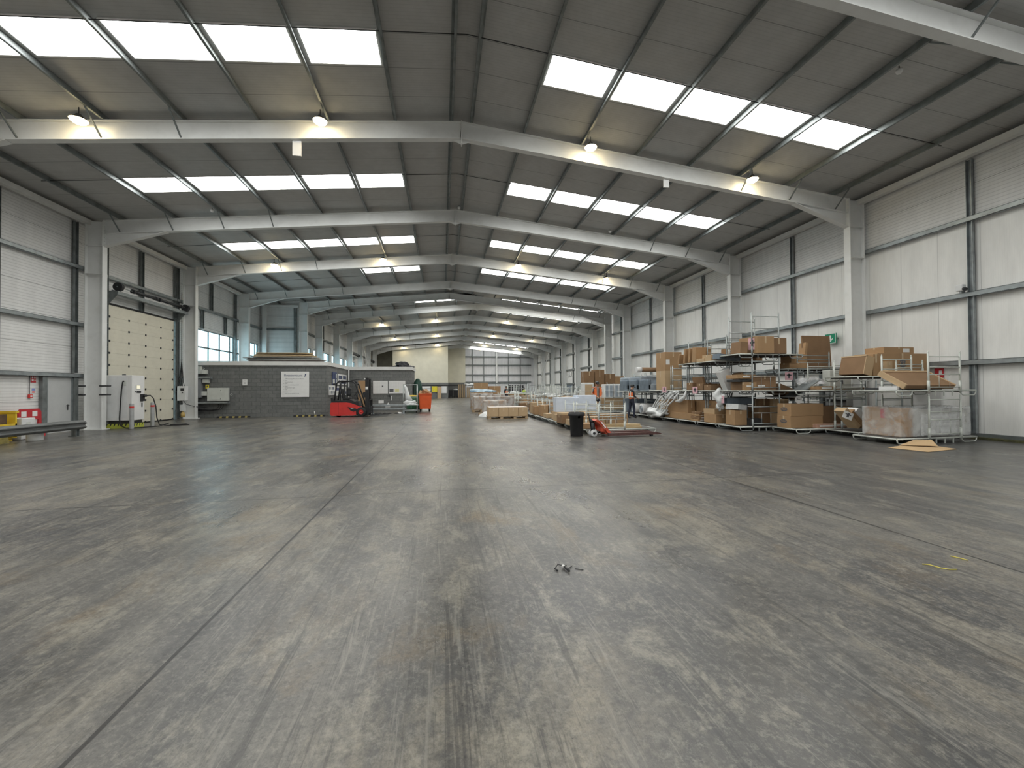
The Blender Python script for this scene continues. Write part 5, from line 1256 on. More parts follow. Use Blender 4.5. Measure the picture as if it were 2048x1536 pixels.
carton('brown carton with a black oval logo, upper one of the pair on the floor stillage', (12.24, 12.42, z + 0.40), (0.56, 1.3, 0.42), rz=-PI / 2 + 0.02, mark='oval')
carton('brown carton with a black oval logo, lower one of the pair on the floor stillage', (12.22, 12.42, z), (0.56, 1.28, 0.40), rz=-PI / 2, mark='oval')
carton('long brown carton right of the two logo cartons', (13.62, 12.6, z + 0.0), (1.3, 0.55, 0.72), m=M_card3)
carton('flat pinkish taped carton lying in front on the floor stillage', (13.05, 12.15, z), (1.2, 0.35, 0.13), m=mat('pinkish_cardboard', (0.5, 0.3, 0.22), 0.6), lab=(-0.5, 0.1, 0.04, 0.09))
carton('flat brown carton at the right end of the floor stillage by the column', (14.35, 12.4, z), (0.7, 0.6, 0.14), m=M_card3)
t = thing('wall_clock', 'round white plate standing on the upper logo carton', 'disc', (11.98, 12.2, z + 0.96)); b = MB(); b.tube((0, 0, 0), (0, 0.02, 0), 0.135, 28); b.build('disc', M_paper, t)
b = MB(); b.bb(-0.04, 0.05, -0.003, 0, 0.0, 0.012); b.bb(-0.05, -0.04, -0.003, 0, -0.01, 0.05); b.build('print', M_ink, t)
z = T2 + D
carton('brown tray carton with white paper on the second tier below the exit sign', (12.85, 12.15, z), (0.7, 0.45, 0.12), lab=(-0.25, 0.15, 0.03, 0.09))
sheet('grey metal door leaf leaning on the second tier with a pale edge', (12.4, 12.5, z + 0.02), (1.1, 0.5, 0.04), (0, -0.55, 0), M_galv, 'metal_shelf', 'panel')
b = MB(); b.blob((0, 0, 0.2), (0.45, 0.3, 0.25), 12, 0.3, 3, flat=0); tag(b.build('plastic_heap', M_filmw, None, (12.9, 12.65, z)), 'heap of clear plastic on the second tier behind the metal leaf', 'plastic wrap')
paper('pink paper tag hanging under the flat brown carton pile', (12.75, 13.4, 2.12), (0, 0, 0), 0.34, 0.3)
t = thing('wrapped_cabinet', 'grey cabinet with a small label standing behind the second tier rails', 'cabinet', (14.0, 12.65, z)); b = MB(); b.bevbox((0, 0, 0.35), (0.9, 0.3, 0.7), 0.02); b.build('cabinet_body', M_lbox, t); b = MB(); b.bb(0.0, 0.12, -0.155, -0.15, 0.2, 0.34); b.build('label', M_ink, t)
carton('long flat brown carton deep on the second tier by the column', (14.1, 12.2, z), (1.0, 0.3, 0.07), m=M_card3)
# exit sign, door, extinguisher
t = thing('exit_sign', 'green emergency exit sign with a white down arrow on the right wall', 'sign', (15.55, 14.28, 3.52))
b = MB(); b.bb(-0.02, 0.02, -0.24, 0.24, -0.2, 0.2); b.build('panel', M_green, t)
b = MB()
for z0, z1 in ((-0.2, -0.185), (0.185, 0.2)): b.bb(-0.025, -0.02, -0.24, 0.24, z0, z1)
for y0, y1 in ((-0.24, -0.225), (0.225, 0.24)): b.bb(-0.025, -0.02, y0, y1, -0.2, 0.2)
b.build('border', M_paper, t)
b = MB(); b.bb(-0.025, -0.02, -0.035, 0.035, -0.05, 0.13); b.prism([(-0.11, 0.02), (-0.11, -0.03), (0.0, -0.14), (0.11, -0.03), (0.11, 0.02), (0.0, -0.08)], -0.025, -0.02, 'YZ'); b.build('arrow', M_paper, t)
b = MB(); b.bb(0.02, 0.16, -0.2, -0.18, -0.02, 0.02); b.bb(0.02, 0.16, 0.18, 0.2, -0.02, 0.02); b.build('bracket', M_dark_galv, t)
t = bpy.data.objects.new('door_3', None); COL.objects.link(t); t.location = (15.66, 14.15, 0); struct(t)
b = MB(); b.bb(-0.01, 0.03, -0.5, 0.5, 0.1, 2.1); b.build('door_leaf', M_doorg, t)
b = MB(); b.bb(-0.12, 0.04, -0.68, -0.52, 0.1, 2.2); b.bb(-0.12, 0.04, 0.52, 0.68, 0.1, 2.2); b.bb(-0.12, 0.04, -0.68, 0.68, 2.1, 2.22); b.build('door_frame', M_dark_galv, t)
b = MB(); b.bb(-0.06, -0.01, -0.4, 0.4, 0.98, 1.06); b.build('push_bar', M_dark, t)
t = thing('fire_extinguisher_point', 'red fire extinguisher cabinet low on the wall beside the white column', 'fire extinguisher', (15.25, 13.6, 0.22))
b = MB(); b.bevbox((0, 0, 0.3), (0.28, 0.3, 0.6), 0.03); b.build('cabinet', M_redp, t)
b = MB(); b.bb(-0.145, -0.14, -0.1, 0.1, 0.35, 0.5); b.build('label', M_paper, t)
b = MB(); b.bb(-0.1, 0.1, -0.1, 0.1, -0.22, 0.0); b.build('stand', M_dark, t)
t = thing('fire_sign', 'small red fire sign on the right wall above the stillages', 'sign', (15.69, 10.7, 1.98)); b = MB(); b.bb(-0.01, 0.01, -0.12, 0.12, -0.15, 0.15); b.build('panel', M_redp, t); b = MB(); b.bb(-0.013, -0.01, -0.08, 0.0, -0.06, 0.08); b.build('symbol', M_paper, t)
t = thing('camera_bracket', 'small white camera on the middle wall rail at the right', 'camera', (15.45, 9.95, 4.42)); b = MB(); b.bevbox((0, 0, 0.1), (0.16, 0.18, 0.2), 0.03); b.build('camera_body', M_whitep, t)
b = MB(); b.tube((-0.02, -0.08, 0.06), (-0.1, -0.18, 0.02), 0.05, 14); b.build('lens_barrel', M_dark, t); b = MB(); b.bb(-0.02, 0.12, -0.03, 0.03, -0.04, 0.02); b.build('bracket', M_galv, t)

# ---- row C -------------------------------------------------------------------
stillage((13.3, 9.72, 0), 'white tubular stillage on the floor nearest the right edge of the photo', L=2.8, W=1.15, px=(-0.3, 0.82), white=True, rz=0.03)
stillage((13.3, 9.72, T2), 'second tier white stillage holding the tilted flat carton at far right', L=2.8, W=1.15, px=(-0.3, 0.82), white=True, rz=0.03, ph=1.18)
stillage((13.95, 11.2, 0), 'tubular stillage behind the wrapped load, leaning cartons on its left end', L=2.8, W=1.1, H=1.72, px=(-0.75, 0.2))
stillage((13.95, 11.2, 1.72), 'upper stillage with the large brown cartons at far right', L=2.8, W=1.1, H=1.72, px=(-0.0, 1.0), ph=0.62, white=True)
t = thing('wrapped_load', 'large cartons wrapped together in clear film on the nearest right stillage', 'wrapped boxes', (13.45, 9.78, D))
b = MB(); b.bevbox((-0.95, 0, 0.4), (0.42, 0.98, 0.8), 0.015); b.build('left_carton', M_card, t)
b = MB(); b.bevbox((0.22, 0, 0.38), (1.9, 0.94, 0.76), 0.015); b.build('pale_carton', mat('greyish_board', (0.50, 0.49, 0.46), 0.7, 0, 0.05, 2), t)
b = MB(); b.bb(-0.5, 1.0, -0.5, -0.495, 0.04, 0.62); b.build('white_panel', M_paper, t)
b = MB(); b.bb(-1.166, -1.162, -0.1, 0.02, 0.5, 0.76); b.build('red_striped_label', M_redp, t)
b = MB(); b.bevbox((0, 0, 0.41), (2.42, 1.06, 0.84), 0.05, seg=3); b.build('stretch_film', M_film, t)
z = T2 + D
t = carton('shallow brown carton tilted on its edge on the second tier at far right', (13.15, 9.55, z + 0.22), (1.75, 0.75, 0.12), rot=(0.55, 0, 0.03), m=M_card3, tape=False)
b = MB(); b.bb(-0.885, -0.84, -0.38, 0.38, 0.0, 0.15); b.bb(-0.88, 0.88, 0.35, 0.385, 0.0, 0.15); b.bb(0.85, 0.88, -0.38, 0.38, 0.0, 0.14); b.build('pale_rims', M_card2, t)
sheet('dark flat panels lying under the tilted carton', (13.0, 9.75, z), (1.6, 0.8, 0.06), (0, 0, 0), M_dark, 'folded_board', 'panel')
sheet('white foam pad at the left of the tilted carton', (12.25, 9.5, z), (0.3, 0.4, 0.1), (0, 0, 0.3), M_paper, 'foam_pad', 'foam')
z = 1.72 + D
carton('large long brown carton with a black oval logo on the upper far right stillage', (14.45, 11.2, z), (1.9, 0.75, 0.72), m=M_card, mark='oval')
carton('slim upright brown carton before the left end of the large logo carton', (13.72, 10.75, z), (0.22, 0.2, 0.45), m=M_card2)
carton('brown carton standing with a white edge, left of the large logo carton', (13.35, 11.15, z), (0.22, 0.8, 0.68), m=M_card)
t = carton('open hollow brown box leaning at the left end of the upper stillage', (13.0, 11.15, z + 0.03), (0.3, 0.8, 0.6), m=M_card3, rot=(0, 0.22, 0), tape=False)
b = MB(); b.bb(-0.152, 0.152, -0.42, -0.40, 0, 0.6); b.bb(-0.16, -0.13, -0.42, 0.4, 0.57, 0.61); b.build('pale_edges', M_card2, t)
carton('flat brown carton with a shipping label on top of the large logo carton', (14.35, 11.15, z + 0.72), (1.15, 0.6, 0.2), m=M_card, lab=(0.15, 0.4, 0.04, 0.16))
for i, (x, y, r, m, l) in enumerate(((12.75, 10.95, -0.75, M_card2, 0.75), (12.95, 10.9, -0.8, M_card, 0.72), (13.12, 10.85, -0.82, M_white, 0.8))):
    carton(['pale brown profile box leaning at the left end of the low stillage', 'brown profile box leaning in the middle of the leaning bundle', 'white edged profile box leaning against the wrapped load'][i], (x, y, D + 0.14), (0.16, 0.35, l), rot=(0, r, 0), m=m, tape=False)
paper('white label sheet on the leftmost leaning profile box', (12.3, 10.72, 0.78), (0, 0.4, -0.2), 0.3, 0.22, M_paper)
sheet('small pink sheet on the leaning bundle of profile boxes', (13.25, 10.62, 0.4), (0.08, 0.02, 0.4), (0, -0.8, 0), M_pink, 'pink_sheet', 'paper')
# cardboard on the floor
b = MB(); b.add([(11.12, 8.70, 0.006), (11.30, 7.95, 0.006), (12.45, 8.16, 0.006), (12.62, 8.72, 0.006), (11.9, 8.95, 0.006), (11.12, 8.70, 0.012), (11.30, 7.95, 0.012), (12.45, 8.16, 0.012), (12.62, 8.72, 0.012), (11.9, 8.95, 0.012)], [(0, 1, 2, 3, 4), (9, 8, 7, 6, 5)] + [(i, (i + 1) % 5, 5 + (i + 1) % 5, 5 + i) for i in range(5)])
b.add([(11.75, 8.92, 0.02), (12.3, 8.45, 0.05), (12.55, 8.75, 0.16), (12.4, 9.02, 0.14), (12.05, 9.0, 0.05), (11.75, 8.92, 0.026), (12.3, 8.45, 0.056), (12.55, 8.75, 0.166), (12.4, 9.02, 0.146), (12.05, 9.0, 0.056)], [(0, 1, 2, 3, 4), (9, 8, 7, 6, 5)] + [(i, (i + 1) % 5, 5 + (i + 1) % 5, 5 + i) for i in range(5)])
tag(b.build('cardboard_sheet', mat('clean_kraft_board', (0.55, 0.38, 0.21), 0.8, 0, 0.04, 2)), 'flattened torn cardboard lying on the floor before the nearest right stillage', 'cardboard')

# floor litter
t = thing('broken_strap_buckle', 'small black and white broken plastic clip on the open floor near the camera', 'litter', (1.03, 3.42, 0))
b = MB(); b.path([(-0.08, 0.02, 0.01), (-0.05, 0.05, 0.03), (0.0, 0.03, 0.02), (0.03, 0.06, 0.01)], 0.004); b.path([(-0.085, 0.02, 0.012), (-0.07, -0.02, 0.006)], 0.006); b.path([(0, 0.02, 0.02), (0.02, -0.06, 0.012)], 0.009); b.path([(0.03, 0.0, 0.008), (0.08, 0.05, 0.006)], 0.003); b.path([(0.09, 0.0, 0.004), (0.15, -0.04, 0.004)], 0.003); b.build('black_pieces', M_black, t)
b = MB(); b.blob((-0.005, 0.03, 0.018), (0.017, 0.013, 0.014), 4, 0.2, 2); b.build('white_piece', M_paper, t)
for i, pts in enumerate(([(4.12, 2.96, 0.004), (4.14, 2.92, 0.012), (4.17, 2.86, 0.008), (4.22, 2.83, 0.004), (4.28, 2.82, 0.004)], [(4.56, 3.05, 0.004), (4.58, 3.0, 0.006), (4.60, 2.95, 0.004)])):
    b = MB(); b.path(pts, 0.004, 6); tag(b.build('plastic_strap', mat('yellow_strap', (0.75, 0.66, 0.12), 0.5)), ['longer bent yellow packing strap on the floor at right', 'short straight yellow strap offcut behind the longer one'][i], 'strap', 'yellow strap offcuts')
# ================================================================== middle rows
bt = thing('waste_bin', 'tall round black plastic bin standing alone before the middle row', 'bin', (4.33, 12.95, 0))
b = MB(); b.lathe([(0, 0.02), (0.19, 0.0), (0.2, 0.02), (0.235, 0.66), (0.26, 0.67), (0.265, 0.72), (0.25, 0.78), (0.225, 0.78), (0.215, 0.66), (0.18, 0.06), (0, 0.05)], n=32, caps=False); b.build('bin_body', M_black, bt)
b = MB(); b.lathe([(0.262, 0.66), (0.272, 0.67), (0.272, 0.73), (0.262, 0.74)], n=32, caps=False)
for k in range(3): b.bb(-0.03 + 0, 0.03, -0.275, -0.25, 0.6, 0.67)
b.build('rim', M_black, bt)
b = MB(); b.path([(-0.05, 0.0, 0.5), (-0.08, 0.0, 0.95)], 0.006, 5); b.path([(0.08, 0.0, 0.5), (0.1, 0.02, 0.92), (0.02, 0.02, 0.9)], 0.006, 5)
tag(b.build('packing_straps', M_tubed, None, (4.33, 12.95, 0)), 'thin straps poking out of the black bin', 'strap')

# pallet truck
t = thing('pallet_truck', 'red hand pallet truck with white wheel at the near end of the middle row', 'pallet truck', (5.0, 12.72, 0), 0.02)
b = MB(); b.prism([(0.0, 0.18), (0.06, 0.42), (0.0, 0.5), (-0.12, 0.56), (-0.2, 0.52), (-0.1, 0.46), (-0.02, 0.38), (0.18, 0.08), (0.30, 0.08), (0.22, 0.24)], -0.2, 0.2); b.prism([(-0.05, 0.5), (0.02, 0.5), (0.32, 0.14), (0.32, 0.08), (0.25, 0.08)], -0.24, -0.2); b.prism([(-0.05, 0.5), (0.02, 0.5), (0.32, 0.14), (0.32, 0.08), (0.25, 0.08)], 0.2, 0.24)
b.build('chassis', mat('worn_orange_red', (0.62, 0.10, 0.05), 0.5, 0, 0.15, 6), t)
b = MB(); b.prism([(-0.04, 0.5), (0.02, 0.48), (0.16, 0.30), (0.12, 0.28)], -0.246, -0.242); b.build('white_decal', M_paper, t)
b = MB(); b.tube((-0.2, 0, 0.15), (-0.2, 0, 0.45), 0.07, 14); b.tube((-0.2, 0, 0.45), (-0.3, 0, 0.55), 0.05, 12); b.build('pump', M_dark, t)
b = MB(); b.tube((-0.26, 0, 0.3), (-0.34, 0.02, 0.75), 0.02, 8); b.build('handle_tube', M_black, t)
for y in (-0.09, 0.09):
    b = MB(); b.lathe([(0, -0.03), (0.1, -0.03), (0.115, -0.02), (0.115, 0.02), (0.1, 0.03), (0, 0.03)], (-0.2, y, 0.115), n=22, axis='Y', caps=False); wv = b.build('steer_wheel', M_whitep, t)
    b = MB(); b.lathe([(0, -0.036), (0.045, -0.036), (0.045, 0.036), (0, 0.036)], (-0.2, y, 0.115), n=14, axis='Y', caps=False); b.build('hub', M_dark, wv)
M_fork = mat('worn_maroon_steel', (0.12, 0.06, 0.055), 0.5, 0.2, 0.3, 8)
for y in (-0.27, 0.27):
    b = MB(); b.prism([(0.2, 0.05), (0.2, 0.13), (1.85, 0.13), (2.0, 0.09), (2.05, 0.06), (1.9, 0.05)], y - 0.08, y + 0.08); b.build('fork', M_fork, t)
b = MB(); b.tube((1.7, -0.33, 0.04), (1.7, -0.21, 0.04), 0.04, 12); b.tube((1.7, 0.21, 0.04), (1.7, 0.33, 0.04), 0.04, 12); b.build('load_rollers', M_dark, t)

# middle row of platform stillages
YM = [13.85 + 1.3 * k for k in range(10)]
LM = 2.5; XM = 6.05
for k, y in enumerate(YM):
    px = (-0.85, 0.1) if k % 2 == 0 else (-0.3, 0.75)
    stillage((XM, y, 0), 'low platform stillage with pale end rails in the middle row, %s from the pallet truck' % ORD[k], L=LM, W=1.15, px=px, white=(k in (0, 2, 3, 6)), ph=1.0 if k != 3 else 0.95, group='platform stillages in the middle row')
z = D
for i, (y0, zz, l) in enumerate(((13.5, 0, 1.35), (13.62, 0, 1.3), (13.74, 0, 1.4), (13.56, 0.07, 1.3), (13.68, 0.07, 1.2))):
    b = MB(); b.bevbox((0, 0, 0.033), (l, 0.11, 0.065), 0.004); tag(b.build('timber_plank', M_wood[0], None, (6.2, y0, z + zz)), 'pale timber plank on the near platform, %s %s' % (('front', 'middle', 'back', 'front', 'back')[i], 'lower' if zz == 0 else 'upper'), 'plank', 'timber planks behind the pallet truck')
goods = [
 ('long flat brown carton on the near platform behind the black bin', (5.15, 13.75), (0.8, 0.5, 0.18), 0, M_card),
 ('flat tan carton pile on the second platform', (5.35, 15.0), (1.3, 0.75, 0.22), 0, M_card2),
 ('brown carton with tape on the second platform toward the right', (6.5, 15.0), (0.9, 0.6, 0.4), 0, M_card),
 ('thin brown carton topping the tan pile on the second platform', (5.4, 15.0), (1.1, 0.6, 0.1), 0.22, M_card),
 ('dark open carton behind the tan pile', (5.4, 16.1), (1.5, 0.7, 0.32), 0, M_card3),
 ('pale flat carton lying over the dark open carton', (5.3, 16.1), (1.3, 0.6, 0.08), 0.33, M_card2),
 ('small stacked tan cartons at the left edge of the third platform', (5.0, 17.25), (0.4, 0.6, 0.28), 0, M_card2),
 ('upright brown carton at the left edge of the sixth platform', (5.12, 20.6), (0.34, 0.6, 0.55), 0, M_card),
 ('twin upright brown carton beside the one on the sixth platform', (5.5, 20.6), (0.36, 0.6, 0.56), 0, M_card),
 ('low brown cartons at the left edge of the fifth platform', (5.1, 19.2), (0.5, 0.7, 0.2), 0, M_card2),
 ('brown carton by the left edge of the seventh platform', (5.3, 21.9), (0.8, 0.6, 0.45), 0, M_card),
 ('brown carton on the far platforms under the empty cages', (6.3, 21.9), (0.9, 0.7, 0.6), 0, M_card3),
 ('tan carton on the eighth platform', (5.4, 23.2), (0.7, 0.7, 0.6), 0, M_card2),
 ('brown carton on the ninth platform', (6.2, 24.5), (0.9, 0.7, 0.7), 0, M_card),
 ('brown carton at the left end of the last platform', (5.2, 25.6), (0.8, 0.7, 0.5), 0, M_card3),
 ('wide brown carton at the right of the fourth platform behind the worker', (7.0, 19.0), (0.8, 0.6, 0.75), 0, M_card),
]
for lab_, (x, y), d_, zz, m in goods: carton(lab_, (x, y, z + zz), d_, m=m)
for i, (x0, x1, h_) in enumerate(((4.92, 6.0, 0.64), (5.9, 6.85, 0.72))):
    carton(['pale blue white wrapped mattress block, left of the pair on the fourth platform', 'taller pale blue white wrapped mattress block, right of the pair'][i], ((x0 + x1) / 2, 17.75 + i * 0.2, z + 0.36), (x1 - x0 - 0.02, 0.5, h_), m=M_bluew, name='wrapped_mattress', tape=False)
carton('flat carton base under the wrapped mattress blocks', (5.85, 17.8, z), (1.9, 0.8, 0.355), m=M_card2, tape=False)

# left-middle pallets
def pallet(loc, label, L=2.1, W=1.0, group='wooden pallets', rz=0):
    key = ('pal', L, W)
    if key in STG: return dup(STG[key], loc, rz, label, group)
    t = thing('wooden_pallet', label, 'pallet', loc, rz, group)
    b = MB(); n = max(4, int(W / 0.2))
    for k in range(n):
        y = -W / 2 + (k + 0.5) * W / n; b.bb(-L / 2, L / 2, y - W / n * .4, y + W / n * .4, 0.12, 0.142)
    b.build('deck_boards', M_pal, t)
    b = MB()
    for x in (-L / 2 + .08, -L / 6, L / 6, L / 2 - .08):
        for y in (-W / 2 + .06, 0, W / 2 - .06): b.bb(x - .07, x + .07, y - .05, y + .05, 0.022, 0.1)
        b.bb(x - .06, x + .06, -W / 2, W / 2, 0.1, 0.12)
    b.build('blocks', M_pal, t)
    b = MB()
    for y in (-W / 2 + .06, 0, W / 2 - .06): b.bb(-L / 2, L / 2, y - .05, y + .05, 0, 0.022)
    b.build('runners', M_pal, t)
    STG[key] = t; return t
pallet((3.38, 21.6, 0), 'long wooden pallet under the row of four brown cartons')
for i in range(4):
    carton('brown carton in the row of four on the nearest wooden pallet, %s from left' % ORD[i], (2.62 + 0.51 * i, 21.6, 0.143), (0.5, 1.0, 0.46), m=M_card2, tape=True, group='four cartons on the nearest pallet')
b = MB(); b.box((0, 0, 0.004), (2.0, 0.98, 0.006)); tag(b.build('cover_sheet', mat('pinkish_white_paper', (0.75, 0.68, 0.62), 0.6, 0, 0.05), None, (3.38, 21.62, 0.61)), 'pale paper sheet over the tops of the four cartons', 'paper')
def wrapped(loc, d, label, m=M_card3, rz=0, top=True):
    t = thing('wrapped_pallet_load', label, 'wrapped boxes', loc, rz, 'film wrapped pallet loads')
    b = MB(); n = 2
    for i in range(n):
        for j in range(2): b.bevbox((-d[0] / 4 + i * d[0] / 2, 0, d[2] * (0.25 + 0.5 * j)), (d[0] / 2 - 0.02, d[1], d[2] / 2 - 0.01), 0.02)
    b.build('cartons', m, t)
    b = MB(); b.bevbox((0, 0, d[2] / 2 + .01), (d[0] + 0.05, d[1] + 0.05, d[2] + 0.05), 0.08, seg=3); b.build('film', M_film, t)
    return t
for i, (x, y, w_, h_) in enumerate(((3.0, 24.0, 1.3, 0.75), (3.55, 25.6, 1.7, 0.95), (2.9, 28.2, 1.6, 0.9), (3.7, 31.0, 1.8, 1.0), (3.2, 34.0, 1.8, 1.05), (3.9, 37.5, 1.8, 0.9))):
    pallet((x, y, 0), 'wooden pallet under a film wrapped load, %s behind the four cartons' % ORD[i], 1.8, 1.0)
    wrapped((x, y, 0.143), (w_, 0.95, h_), 'film wrapped load of brown cartons, %s behind the row of four cartons' % ORD[i], m=(M_card, M_card3)[i % 2])
b = MB(); b.blob((0, 0, 0.15), (1.0, 0.5, 0.22), 15, 0.25, 4, flat=0); tag(b.build('blue_sacks', mat('blue_white_sacking', (0.45, 0.58, 0.68), 0.5, 0, 0.35, 3, 0.8, 5), None, (3.0, 31.2, 1.16)), 'pale blue and white plastic sacks heaped on a wrapped load', 'sacks')
b = MB(); b.blob((0, 0, 0.0), (0.55, 0.4, 0.25), 18, 0.3, 3, flat=0); tag(b.build('white_wrap_heap', M_bag, None, (2.6, 23.0, 0.0)), 'white plastic wrap spilling onto the floor behind the four cartons', 'plastic wrap')
stillage((4.3, 27.0, 0), 'white railed stillage behind the film wrapped loads', L=1.6, W=1.0, px=(-0.6, 0.6), white=True, ph=1.35)
stillage((5.6, 28.0, 0), 'white railed stillage between the wrapped loads and the middle row', L=1.6, W=1.0, px=(-0.6, 0.6), white=True, ph=1.35)

# far clutter: rows of railed trolleys with boxes ------------------------------------
rnd = random.Random(21)
n_ = 0
cols = [('right of the aisle', 6.5), ('in mid hall', 9.0), ('toward the right wall', 11.8), ('against the right wall', 14.6)]
for r in range(7):
    y = 27.5 + r * 3.0
    for cn, x in cols:
        if x < 7 and r == 0: continue
        if x > 14 and y < 38: continue
        xx = x + rnd.uniform(-.3, .3) + (y - 27) * 0.05; wh = rnd.random() < 0.6; hh = rnd.choice((1.35, 1.5, 1.7, 1.9))
        stillage((xx, y, 0), 'railed trolley stillage %s, %s row behind the two workers' % (cn, ORD[r]), L=2.1, W=1.0, px=(-0.9, 0.2) if rnd.random() < .5 else (-0.2, 0.9), white=wh, ph=hh, group='railed trolleys further down the hall')
        if rnd.random() < 0.85:
            h_ = rnd.uniform(0.35, 0.95)
            b = MB(); b.bevbox((0, 0, h_ / 2), (rnd.uniform(0.9, 1.7), 0.8, h_), 0.01)
            tag(b.build('carton', rnd.choice((M_card, M_card2, M_card3, M_card)), None, (xx, y, D)), 'brown carton on the trolley %s in the %s row behind the workers' % (cn, ORD[r]), 'box', 'cartons on the far trolleys')
        if rnd.random() < 0.5:
            b = MB(); b.blob((0, 0, 0.08), (rnd.uniform(.4, .8), .3, .14), r * 7 + n_, 0.3, 3, flat=-0.0)
            tag(b.build('plastic_heap', M_bag, None, (xx, y, D + (h_ if True else 0))), 'white plastic wrap on the load %s, %s row behind the workers' % (cn, ORD[r]), 'plastic wrap', 'plastic on the far loads')
        n_ += 1
# large brown cartons near the junction on the right
for i, (x, y, z0, w_, h_, m) in enumerate(((10.9, 29.9, 1.55, 0.8, 1.3, M_card3), (11.72, 29.9, 1.55, 0.75, 1.42, M_card3), (12.55, 29.9, 1.75, 0.75, 0.9, M_card3), (13.35, 29.9, 1.75, 0.8, 0.72, M_card), (13.9, 29.7, 1.75, 0.9, 0.3, M_card3))):
    carton('large brown carton raised high beyond the workers, %s from left' % ORD[i], (x, y, z0), (w_, 0.8, h_), m=m, group='raised cartons beyond the workers')
stillage((11.3, 29.9, 0), 'tall stillage under the left pair of raised cartons', L=2.1, W=1.0, px=(-0.9, 0.9), ph=1.4)
stillage((13.2, 29.9, 0), 'tall stillage under the right raised cartons', L=2.1, W=1.0, px=(-0.9, 0.9), ph=1.6)
stillage((11.3, 29.9, 1.38), 'raised stillage deck under the two tallest raised cartons', L=2.1, W=1.0, px=(-0.95, 0.95), ph=0.4)
stillage((13.2, 29.9, 1.58), 'raised stillage deck under the lower raised cartons', L=2.1, W=1.0, px=(-0.95, 0.95), ph=0.4)
# white appliances
for i, (x, y, w_, h_) in enumerate(((9.3, 25.6, 0.7, 1.0), (10.6, 25.4, 0.6, 0.9), (11.25, 25.4, 0.6, 0.9))):
    t = thing('wrapped_appliance', ['white wrapped wardrobe panel behind the left worker', 'white cabinet with two grey doors behind the workers, left one', 'white cabinet with two grey doors behind the workers, right one'][i], 'cabinet', (x, y, D + 0.75 * 1), 0, 'white wrapped cabinets')
    b = MB(); b.bevbox((0, 0, h_ / 2), (w_, 0.6, h_), 0.04); b.build('cabinet_body', M_whitep, t)
    if i:
        for s in (-1, 1): b = MB(); b.bb(s * 0.14 - 0.09, s * 0.14 + 0.09, -0.306, -0.3, 0.08, h_ - 0.08); b.build('door_panel', M_slate2, t)
    else: b = MB(); b.bb(-0.25, 0.25, -0.306, -0.3, 0.1, h_ - 0.1); b.build('brown_insert', M_card2, t)
for i, x in enumerate((9.3, 10.95)):
    carton('brown carton supporting the white cabinets behind the workers, %s' % ('left' if i == 0 else 'right'), (x, 25.5, D), (1.4, 0.7, 0.74), m=M_card2)
    stillage((x, 25.5, 0), 'stillage under the white cabinets behind the workers, %s' % ('left' if i == 0 else 'right'), L=1.6, W=1.0, px=(-0.7, 0.7), ph=1.5, white=True)

# far end: pallet stacks, bins, boards ------------------------------------------------
for s_, (x, n) in enumerate(((3.55, 17), (5.15, 13))):
    for k in range(n):
        pallet((x, 77.6, 0.146 * k), 'empty wooden pallet in the %s far stack, %s from the floor' % (('taller', 'shorter')[s_], ORD[k]), 1.2, 1.0, 'stacked empty pallets at the far end')
b = MB(); b.blob((0, 0, 0.3), (1.1, 0.7, 0.45), 33, 0.35, 4, flat=0); tag(b.build('plastic_bale', M_bag, None, (5.3, 77.4, 1.92)), 'bulging bale of clear plastic resting on the shorter far pallet stack', 'plastic')
for i, (x, m) in enumerate(((1.55, M_black), (2.45, M_black))):
    bin4('wheeled_bin', ['black wheeled bin at the far end, left one', 'black wheeled bin with waste at the far end, right one'][i], (x, 77.3, 0), 0, m, w_=0.75, d=0.8, h=1.5)
b = MB(); b.blob((0, 0, 0.0), (0.4, 0.3, 0.25), 5, 0.4, 3, flat=0); tag(b.build('white_waste', M_bag, None, (2.45, 77.3, 1.42)), 'white waste bulging out of the right black bin at the far end', 'waste')
for i, (x, y, w_, h_) in enumerate(((5.6, 60.5, 2.0, 2.5), (7.7, 61.5, 1.8, 2.0))):
    carton('large brown carton stack by the far end, %s' % ('left tall' if i == 0 else 'right lower'), (x, y, 0.0), (w_, 1.2, h_), m=M_card)
sheet('tall narrow tan board leaning on the far grey wall', (-0.5, 72.1, 0.0), (0.65, 0.06, 2.05), (-0.04, 0, 0), M_card2, 'leaning_board', 'board')
for i, (x0, x1, z0, z1, m) in enumerate(((-3.9, -2.0, 1.75, 2.1, M_paper), (-3.9, -2.0, 1.25, 1.65, M_paper), (-1.75, -0.85, 1.1, 2.1, M_inkp), (-0.15, 0.75, 0.9, 2.1, M_paper))):
    b = MB(); b.bb(x0, x1, 72.3, 72.36, z0, z1)
    tag(b.build('notice_board', m), ['upper strip of pale notices on the far grey wall', 'lower strip of pale notices on the far grey wall', 'yellow notice panel on the far grey wall', 'white notice panel right of the tan leaning board'][i], 'notice board', 'notices on the far grey wall')
b = MB(); b.bb(6.5, 16.5, 79.4, 79.5, 2.55, 2.75); b.bb(6.5, 6.6, 79.4, 79.5, 0, 2.7); b.bb(16.4, 16.5, 79.4, 79.5, 0, 2.7); tag(b.build('goal_frame', M_dark_galv), 'long dark steel goal frame before the far end wall', 'frame')
b = MB(); 
for k in range(6): b.bb(11.4 + k * 0.45, 11.65 + k * 0.45, 70.0, 70.3, 0, 2.2)
tag(b.build('dark_strip_rack', M_dark), 'dark rack of upright black profiles at the far right end', 'rack')
t = bpy.data.objects.new('door_4', None); COL.objects.link(t); t.location = (18.42, 58.0, 0); struct(t)
b = MB(); b.bb(-0.05, 0.02, -1.4, 1.4, 0.1, 2.15); b.build('door_leaf', M_slate, t)
